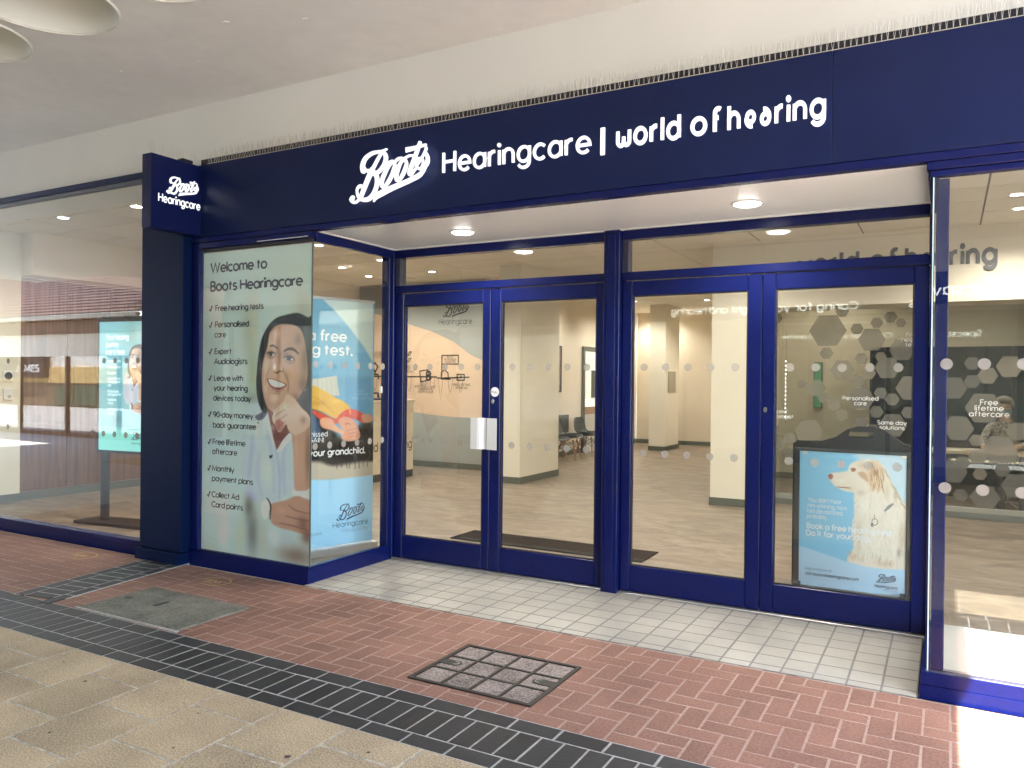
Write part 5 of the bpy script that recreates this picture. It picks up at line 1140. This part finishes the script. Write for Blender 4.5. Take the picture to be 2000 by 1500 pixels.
for q, s_ in enumerate(('Free', 'lifetime', 'aftercare')):
    P = on((0, HY, 0), (0, 1, 0), 1810+480/3.947, 640+(585+q*45)/3.947); w = measure(s_, .17)*.085; text(mb, s_, (0, HY-.006, 0), UX, UZ, P.x-w/2, P.x+w/2, P.z-.02, .068, .11)
mb.build('lettering', ink_w, gp)
wall('room_back_wall', 'pale wall at the back of the consulting room behind the hexagons', -2.5, 3.6, 9.2, 9.4, .003, 3.398, mat('room_cream', (.60, .52, .38), .6))
wall('room_end_wall', 'cream end wall right of the consulting room', 3.5, 3.7, .1, 9.2, .003, 3.398, wallm, False)
t = thing('dark_cabinet', 'tall dark cabinet wall behind the hexagon glass', 'cabinet', (.6, 8.4, 0)); cabm = mat('cabinet_dark', (.012, .014, .022), .35)
for i in range(4): MB().bev(-1.02+i*.9, -1.02+(i+1)*.9-.006, 8.3, 8.9, .05, 2.15, .004).build('cabinet_door', cabm, t)
MB().box(-1.0, 2.55, 8.35, 8.88, .004, .049).build('kick_plate', black_m, t)
t = thing('consulting_desk', 'pale desk with papers behind the hexagon glass', 'desk', (.0, 7.1, 0))
MB().bev(-.55, 1.1, 6.75, 7.45, .735, .765, .004).build('desk_top', mat('desk_oak', (.50, .36, .22), .4), t)
for x in (-.5, 1.0):
    MB().bev(x, x+.05, 6.8, 7.4, .003, .733, .004).build('leg', mat('desk_white', (.75, .75, .72), .4), t)
for k, (x, y, rz) in enumerate(((-.25, 6.95, .3), (.1, 7.0, -.2), (.35, 7.2, .5))):
    o = MB().box(-.105, .105, -.15, .15, 0, .003).build('paper_sheet', mat('paper', (.8, .76, .66), .7)); o.location = (x, y, .7665+k*.001); o.rotation_euler = (0, 0, rz); tag(o, ['loose white paper at the left end of the consulting desk', 'loose white paper in the middle of the consulting desk', 'white paper under the hands of the seated person'][k], 'paper', 'papers on the desk')
tag(MB().bev(-1.95, -1.35, 7.6, 8.1, .62, .74, .006).build('side_table', mat('side_table_dark', (.03, .03, .03), .4)), 'low dark side unit at the left end of the consulting room', 'table') if False else None
# green lit sign and small lamp string inside the room
t = thing('green_screen', 'green lit panel glowing through the hexagons', 'screen', (-1.75, 9.15, 1.5))
MB().bev(-1.93, -1.80, 9.16, 9.198, 1.2, 1.95, .004).build('panel_body', black_m, t); MB().box(-1.92, -1.81, 9.155, 9.1595, 1.21, 1.94).build('lit_face', mat('green_lit', (.10, .20, .10), .4, emit=.01, ecol=(.35, .9, .4)), t)
t = thing('light_string', 'vertical string of tiny white lights behind the glass', 'lights', (-1.93, 6.6, 1.5))
mb = MB(); mb.tube([(-1.93, 6.6, 2.3), (-1.93, 6.6, 1.05)], .002, 5); mb.build('cord', black_m, t)
for k in range(14):
    o = MB().lathe((-1.93, 6.59, 1.90-k*.058), [(0, -.008), (.008, 0), (0, .008)], 8).build('bulb', mat('bulb_on', (1, 1, .95), .5, emit=.8), t)

# seated person behind the glass
def person():
    t = thing('person', 'seated grey-haired person in floral top and face mask behind the glass', 'person', (.72, 7.55, 0))
    J = {'pel': (.72, 7.6, .52, .15), 'bel': (.71, 7.58, .72, .145), 'che': (.68, 7.52, .98, .15), 'nec': (.66, 7.46, 1.16, .055), 'hea': (.645, 7.43, 1.30, .095), 'top': (.64, 7.44, 1.38, .08),
         'shl': (.49, 7.5, 1.07, .06), 'ell': (.40, 7.33, .86, .045), 'wrl': (.42, 7.12, .79, .03), 'hnl': (.43, 7.04, .785, .03), 'shr': (.87, 7.5, 1.07, .06), 'elr': (.93, 7.32, .87, .045), 'wrr': (.70, 7.13, .80, .03), 'hnr': (.62, 7.08, .79, .03),
         'hpl': (.63, 7.52, .50, .095), 'knl': (.60, 7.12, .50, .07), 'anl': (.60, 7.10, .09, .045), 'tol': (.60, 6.97, .04, .035), 'hpr': (.81, 7.52, .50, .095), 'knr': (.83, 7.12, .50, .07), 'anr': (.83, 7.10, .09, .045), 'tor': (.83, 6.97, .04, .035)}
    E = [('pel', 'bel'), ('bel', 'che'), ('che', 'nec'), ('nec', 'hea'), ('hea', 'top'), ('che', 'shl'), ('shl', 'ell'), ('ell', 'wrl'), ('wrl', 'hnl'), ('che', 'shr'), ('shr', 'elr'), ('elr', 'wrr'), ('wrr', 'hnr'), ('pel', 'hpl'), ('hpl', 'knl'), ('knl', 'anl'), ('anl', 'tol'), ('pel', 'hpr'), ('hpr', 'knr'), ('knr', 'anr'), ('anr', 'tor')]
    nm = list(J); me = bpy.data.meshes.new('tmp'); me.from_pydata([J[k][:3] for k in nm], [(nm.index(a), nm.index(b)) for a, b in E], [])
    o = bpy.data.objects.new('tmp', me); COL.objects.link(o); s = o.modifiers.new('s', 'SKIN'); s.use_smooth_shade = True
    for i, k in enumerate(nm):
        v = me.skin_vertices[0].data[i]; r = J[k][3]; v.radius = (r, r); v.use_root = (k == 'pel')
    o.modifiers.new('b', 'SUBSURF').levels = 2; o.modifiers['b'].render_levels = 2
    dg = bpy.context.evaluated_depsgraph_get(); me2 = bpy.data.meshes.new_from_object(o.evaluated_get(dg)); bpy.data.objects.remove(o)
    floral = mat('floral_cloth', (.34, .30, .26), .8, nscale=38, namt=.9); skinm = mat('skin', (.55, .34, .25), .5); trous = mat('dark_trousers', (.03, .03, .04), .8)
    me2.materials.clear()
    for m in (skinm, floral, trous): me2.materials.append(m)
    for p_ in me2.polygons:
        c = p_.center; p_.use_smooth = True
        p_.material_index = 2 if c.z < .6 and not (c.y < 7.2 and c.z > .7) else (0 if c.z > 1.13 or (c.y < 7.2 and c.z > .74) else 1)
    b = bpy.data.objects.new('body', me2); COL.objects.link(b); attach(b, t)
    for sx, hx, hy, hz in ((1, .43, 7.03, .785), (-1, .615, 7.07, .79)):
        for f in range(4):
            y_ = hy-.004*abs(f-1.5); x_ = hx+(f-1.5)*.018; MB().tube([(x_, y_, hz), (x_+.002, y_-.035-.006*(f in (1, 2)), hz+.004), (x_+.002, y_-.062-.008*(f in (1, 2)), hz-.012)], [.009, .008, .006], 8).build('finger', skinm, b, True)
        MB().tube([(hx+sx*.025, hy+.03, hz), (hx+sx*.05, hy, hz), (hx+sx*.045, hy-.025, hz-.01)], [.011, .009, .007], 8).build('thumb', skinm, b, True)
    hr = MB(); n, k_ = 20, 10; grey = mat('grey_hair', (.30, .28, .25), .7, nscale=60, namt=.4)
    for i in range(k_+1):
        ph = math.pi*i/k_*.62
        for j in range(n):
            th = 2*math.pi*j/n; fr_ = max(0, -math.sin(th)); r = 1-.12*fr_*(i/k_); q = 1.0 if i < k_-2 else 1-.05*(i-k_+2)
            z_ = 1.345+.125*math.cos(ph*(1-.42*fr_)); hr.v.append((.645+.118*math.sin(ph)*math.cos(th)*r*q, 7.445+.125*math.sin(ph)*math.sin(th)*r*q, z_))
    for i in range(k_):
        for j in range(n): hr.f.append((i*n+j, (i+1)*n+j, (i+1)*n+(j+1) % n, i*n+(j+1) % n)); hr.m.append(0)
    hr.build('hair', grey, b, True)
    mk = MB(); n = 9
    for i, z_ in enumerate((1.225, 1.25, 1.275, 1.295)):
        for j in range(n): a = -math.pi/2+(j/(n-1)-.5)*2.0; r = .112+.012*math.sin(i)*(1-abs(j/(n-1)-.5)*2); mk.v.append((.645+r*.95*math.cos(a), 7.43+r*1.02*math.sin(a), z_))
    mk.f = [(i*n+j, i*n+j+1, (i+1)*n+j+1, (i+1)*n+j) for i in range(3) for j in range(n-1)]; mk.m = [0]*len(mk.f); mk.build('face_mask', mat('mask_grey', (.22, .24, .25), .8), b, True)
    for x in (.61, .68): MB().lathe((x, 7.338, 1.325), [(0, -.007), (.011, 0), (0, .007)], 10).build('eye', inkblack, b)
    MB().tube([(.645, 7.335, 1.33), (.645, 7.318, 1.30), (.645, 7.33, 1.292)], [.008, .012, .008], 8).build('nose', skinm, b, True)
person()
t = thing('office_chair', 'office chair the seated person sits on', 'chair', (.72, 7.65, 0))
MB().bev(.48, .96, 7.42, 7.86, .33, .39, .02).build('seat', cabm, t); MB().bev(.5, .94, 7.80, 7.86, .5, .95, .02).build('backrest', cabm, t); MB().tube([(.72, 7.64, .33), (.72, 7.64, .06)], .025, 10).build('column', chrome, t)
for k in range(5): a = k*1.2566; MB().tube([(.72, 7.64, .075), (.72+.28*math.cos(a), 7.64+.28*math.sin(a), .03)], .016, 8).build('leg', white, t)

# downlights in the shop ceiling
spots = [(-8.8, .74, 'far left small downlight inside the left window'), (-7.5, .74, 'small downlight near the top right of the left window'), (-7.42, 3.4, 'small downlight just above the welcome poster'), (-7.49, 4.8, 'small downlight at the right end of the corner glass'), (-8.58, 5.18, 'wider downlight low in the corner glass'), (-8.87, 6.2, 'lowest small downlight in the corner glass'), (-7.52, 6.19, 'small downlight in the left strip over the doors'), (-6.13, 12.06, 'small downlight far back above the slim pillar'), (.55, 4.15, 'upper downlight in the right window'), (.62, 4.85, 'lower downlight in the right window')]
for x, y, l in spots: downlight(x, y, 3.396, .055, l, 12, group='small downlights in the shop ceiling')
for x, y, l in ((-5.0, 2.2, 'added downlight inside above the door mat, left'), (-2.9, 2.2, 'added downlight inside above the door mat, right'), (-.9, 2.4, 'added downlight inside above the dog poster stand'), (-4.6, 4.6, 'added downlight inside before the broad pillar'), (-2.2, 4.4, 'added downlight inside before the wide pier'), (-4.3, 8.4, 'added downlight in the middle of the shop'), (-6.6, 9.6, 'added downlight over the row of chairs'), (-4.6, 12.4, 'added downlight far back by the slim pillar'), (-3.6, 14.3, 'added downlight by the back wall'), (-6.5, 14.5, 'added downlight in the far left corner'), (2.4, 3.2, 'added downlight inside the right window, out of frame')):  # unseen downlights added at hidden spots to light the shop
    downlight(x, y, 3.396, .055, l, 14.5, group='small downlights in the shop ceiling')

for x, y, l in ((.3, 7.6, 'added downlight over the consulting desk'), (-1.6, 8.2, 'added downlight over the left of the consulting room')): downlight(x, y, 3.396, .055, l, 7, group='small downlights in the shop ceiling')  # two more unseen downlights, added to light the consulting room

# ================================================================== across the mall: what the glass reflects
t = thing('optician_shop', 'shop front across the mall with a dark green sign', 'shop', (-2, -10, 0))
MB().box(-17.0, 5.5, -10.6, -10.05, 3.46, 3.95).build('upper_wall', cream, t)
MB().bev(-17.0, 5.5, -10.2, -10.0, 2.93, 3.45, .01).build('sign_panel', mat('green_sign', (.016, .05, .042), .35), t)
lit = mat('green_sign_letter', (.9, .95, .9), .4, emit=.55)
for s_, a_, b_ in (('Specsavers', .87, -.66), ('Caring for your', -1.54, -3.35), ('sight and hearing', -3.52, -5.30)):
    mb = MB(); big = s_[0:2] == 'Sp'; text(mb, s_, (0, -10.0, 0), (-1, 0, 0), UZ, -a_, -b_, 3.06, .20 if big else .17, .11, lift=.002); mb.build('lettering', lit, t)
mb = MB()
for x in (-16.7, -15.6, -15, -13.5, -11.3, -9.1, -7, -5, -3, -1, 1, 3, 5.4): mb.box(x-.04, x+.04, -10.12, -10.04, .12, 2.93)
mb.box(-16.8, 5.44, -10.13, -10.03, -.002, .118); mb.build('shop_frame', mat('green_frame', (.03, .05, .045), .4), t)
MB().box(-16.8, 5.4, -10.085, -10.075, .12, 2.93).build('glass_pane', glass, t)
MB().box(-16.95, 5.45, -12.95, -10.4, 3.47, 3.6).build('roof', cream, t); MB().box(-16.9, 5.4, -12.9, -10.2, -.028, -.002).build('inner_floor', mat('optician_floor', (.14, .12, .1), .7), t); MB().box(-16.995, -16.8, -12.99, -10.06, -.05, 3.54).build('end_wall', cream, t); MB().box(5.3, 5.49, -12.99, -10.06, -.05, 3.54).build('end_wall', cream, t)
MB().box(-17.0, 5.5, -13.0, -12.8, -.05, 3.55).build('inner_wall', mat('optician_wall', (.55, .5, .42), .7), t)
# pavilion with a tiled roof, out in the sun beyond the left end of the mall
t = thing('tiled_pavilion', 'low pavilion with a sunlit tiled roof and brown framed windows', 'building', (-23, -8, 0))
brown = mat('brown_timber', (.10, .05, .028), .6); PX0, PX1 = -36.0, -17.4
MB().box(PX0, PX1, -8.3, -8.0, 2.12, 2.72).build('cream_band', mat('pav_cream', (.66, .60, .50), .6), t)
MB().box(PX0, PX1, -8.15, -7.9, 2.722, 3.10).build('timber_fascia', brown, t)
MB().box(PX0, PX1, -8.05, -7.98, -.02, .08).build('base_rail', brown, t)
for i in range(9): MB().bev(PX0-.15+i*2.2-.05+.1, PX0-.15+i*2.2+.05+.1, -8.06, -7.96, .08, 2.12, .01).build('window_post', brown, t)
MB().box(PX0, PX1, -8.02, -8.01, .08, 2.12).build('glass_pane', glass_mat('coated_glass', (.8, .8, .8), 3.2), t)
MB().box(PX1-.1, PX1, -10.79, -8.31, -.02, 4.6).build('end_wall', brown, t); MB().box(PX0, PX1, -11, -10.8, 0, 2.7).build('back_wall', mat('dark_inside', (.05, .04, .035), .8), t)
mb = MB(); mb.tube([(PX0, -7.78, 3.14), (PX1, -7.78, 3.14)], .06, 10); mb.build('gutter', mat('gutter_cream', (.55, .5, .42), .5), t)
for i in range(22): MB().bev(PX0+.3+i*.85-.02, PX0+.3+i*.85+.02, -7.9, -7.72, 3.04, 3.09, .004).build('gutter_bracket', black_m, t)
tl = mat('roof_tile', (.14, .085, .07), .8, nscale=7, namt=.45)
for k in range(24):
    y_ = -7.72-k*.17; z_ = 3.2+k*.105; MB().add([(PX0-.3, y_, z_), (PX1+.3, y_, z_), (PX1+.3, y_-.2, z_+.095), (PX0-.3, y_-.2, z_+.095), (PX0-.3, y_, z_+.045), (PX1+.3, y_, z_+.045), (PX1+.3, y_-.2, z_+.13), (PX0-.3, y_-.2, z_+.13)], [(0, 3, 2, 1), (4, 5, 6, 7), (0, 1, 5, 4), (1, 2, 6, 5), (2, 3, 7, 6), (3, 0, 4, 7)]).build('tile_course', tl, t)
# sunny street further left on this side, mirrored in the pavilion windows
t = thing('yellow_shop', 'sunlit yellow street shop with a black name board', 'shop', (-50, 4, 0))
V = lambda x, y: (lambda P: (P.x, P.z))(on((0, 20, 0), (0, 1, 0), x, y))
zb, zy = V(140, 748)[1], V(140, 717)[1]
MB().box(-75, -33, 4.0, 9, -.02, zb).build('lower_wall', mat('shop_brown', (.22, .16, .10), .7), t)
MB().box(-75, -33, 3.9, 9, zb, zy).build('yellow_fascia', mat('shop_yellow', (.62, .44, .18), .6), t)
MB().box(-75, -33, 4.05, 9, zy, 7).build('white_upper_wall', mat('shop_white', (.75, .74, .70), .6), t)
a_ = V(42, 690); b_ = V(98, 738)
MB().box(a_[0]-6, b_[0], 3.6, 3.88, b_[1], a_[1]+1).build('name_board', black_m, t)
mb = MB(); q0 = V(53, 727); q1 = V(90, 727); wd = q1[0]-q0[0]; text(mb, 'JAMES', (0, 3.6, 0), UX, UZ, q0[0]-wd*.28, q1[0], q0[1], abs(V(60, 712)[1]-q0[1])*1.0, .15, lift=.01); mb.build('lettering', mat('name_white', (.85, .85, .85), .5), t)
for x in (150, 108): 
    p0 = V(x, 752); MB().box(p0[0], p0[0]+1.6, 3.9, 3.99, max(.05, V(x, 792)[1]), p0[1]).build('shop_window', mat('green_window', (.05, .11, .07), .5), t)
for x in (-68, -60, -52, -44, -37): MB().box(x, x+1.6, 3.98, 4.04, zy+.5, zy+1.6).build('upper_window', black_m, t)
tag(MB().bev(-41.5, -38.8, -1.0, -.3, 0, 1.0, .03).build('market_stall', mat('stall_white', (.7, .72, .68), .7, nscale=4, namt=.5)), 'white covered stall standing in the sunny street', 'stall')
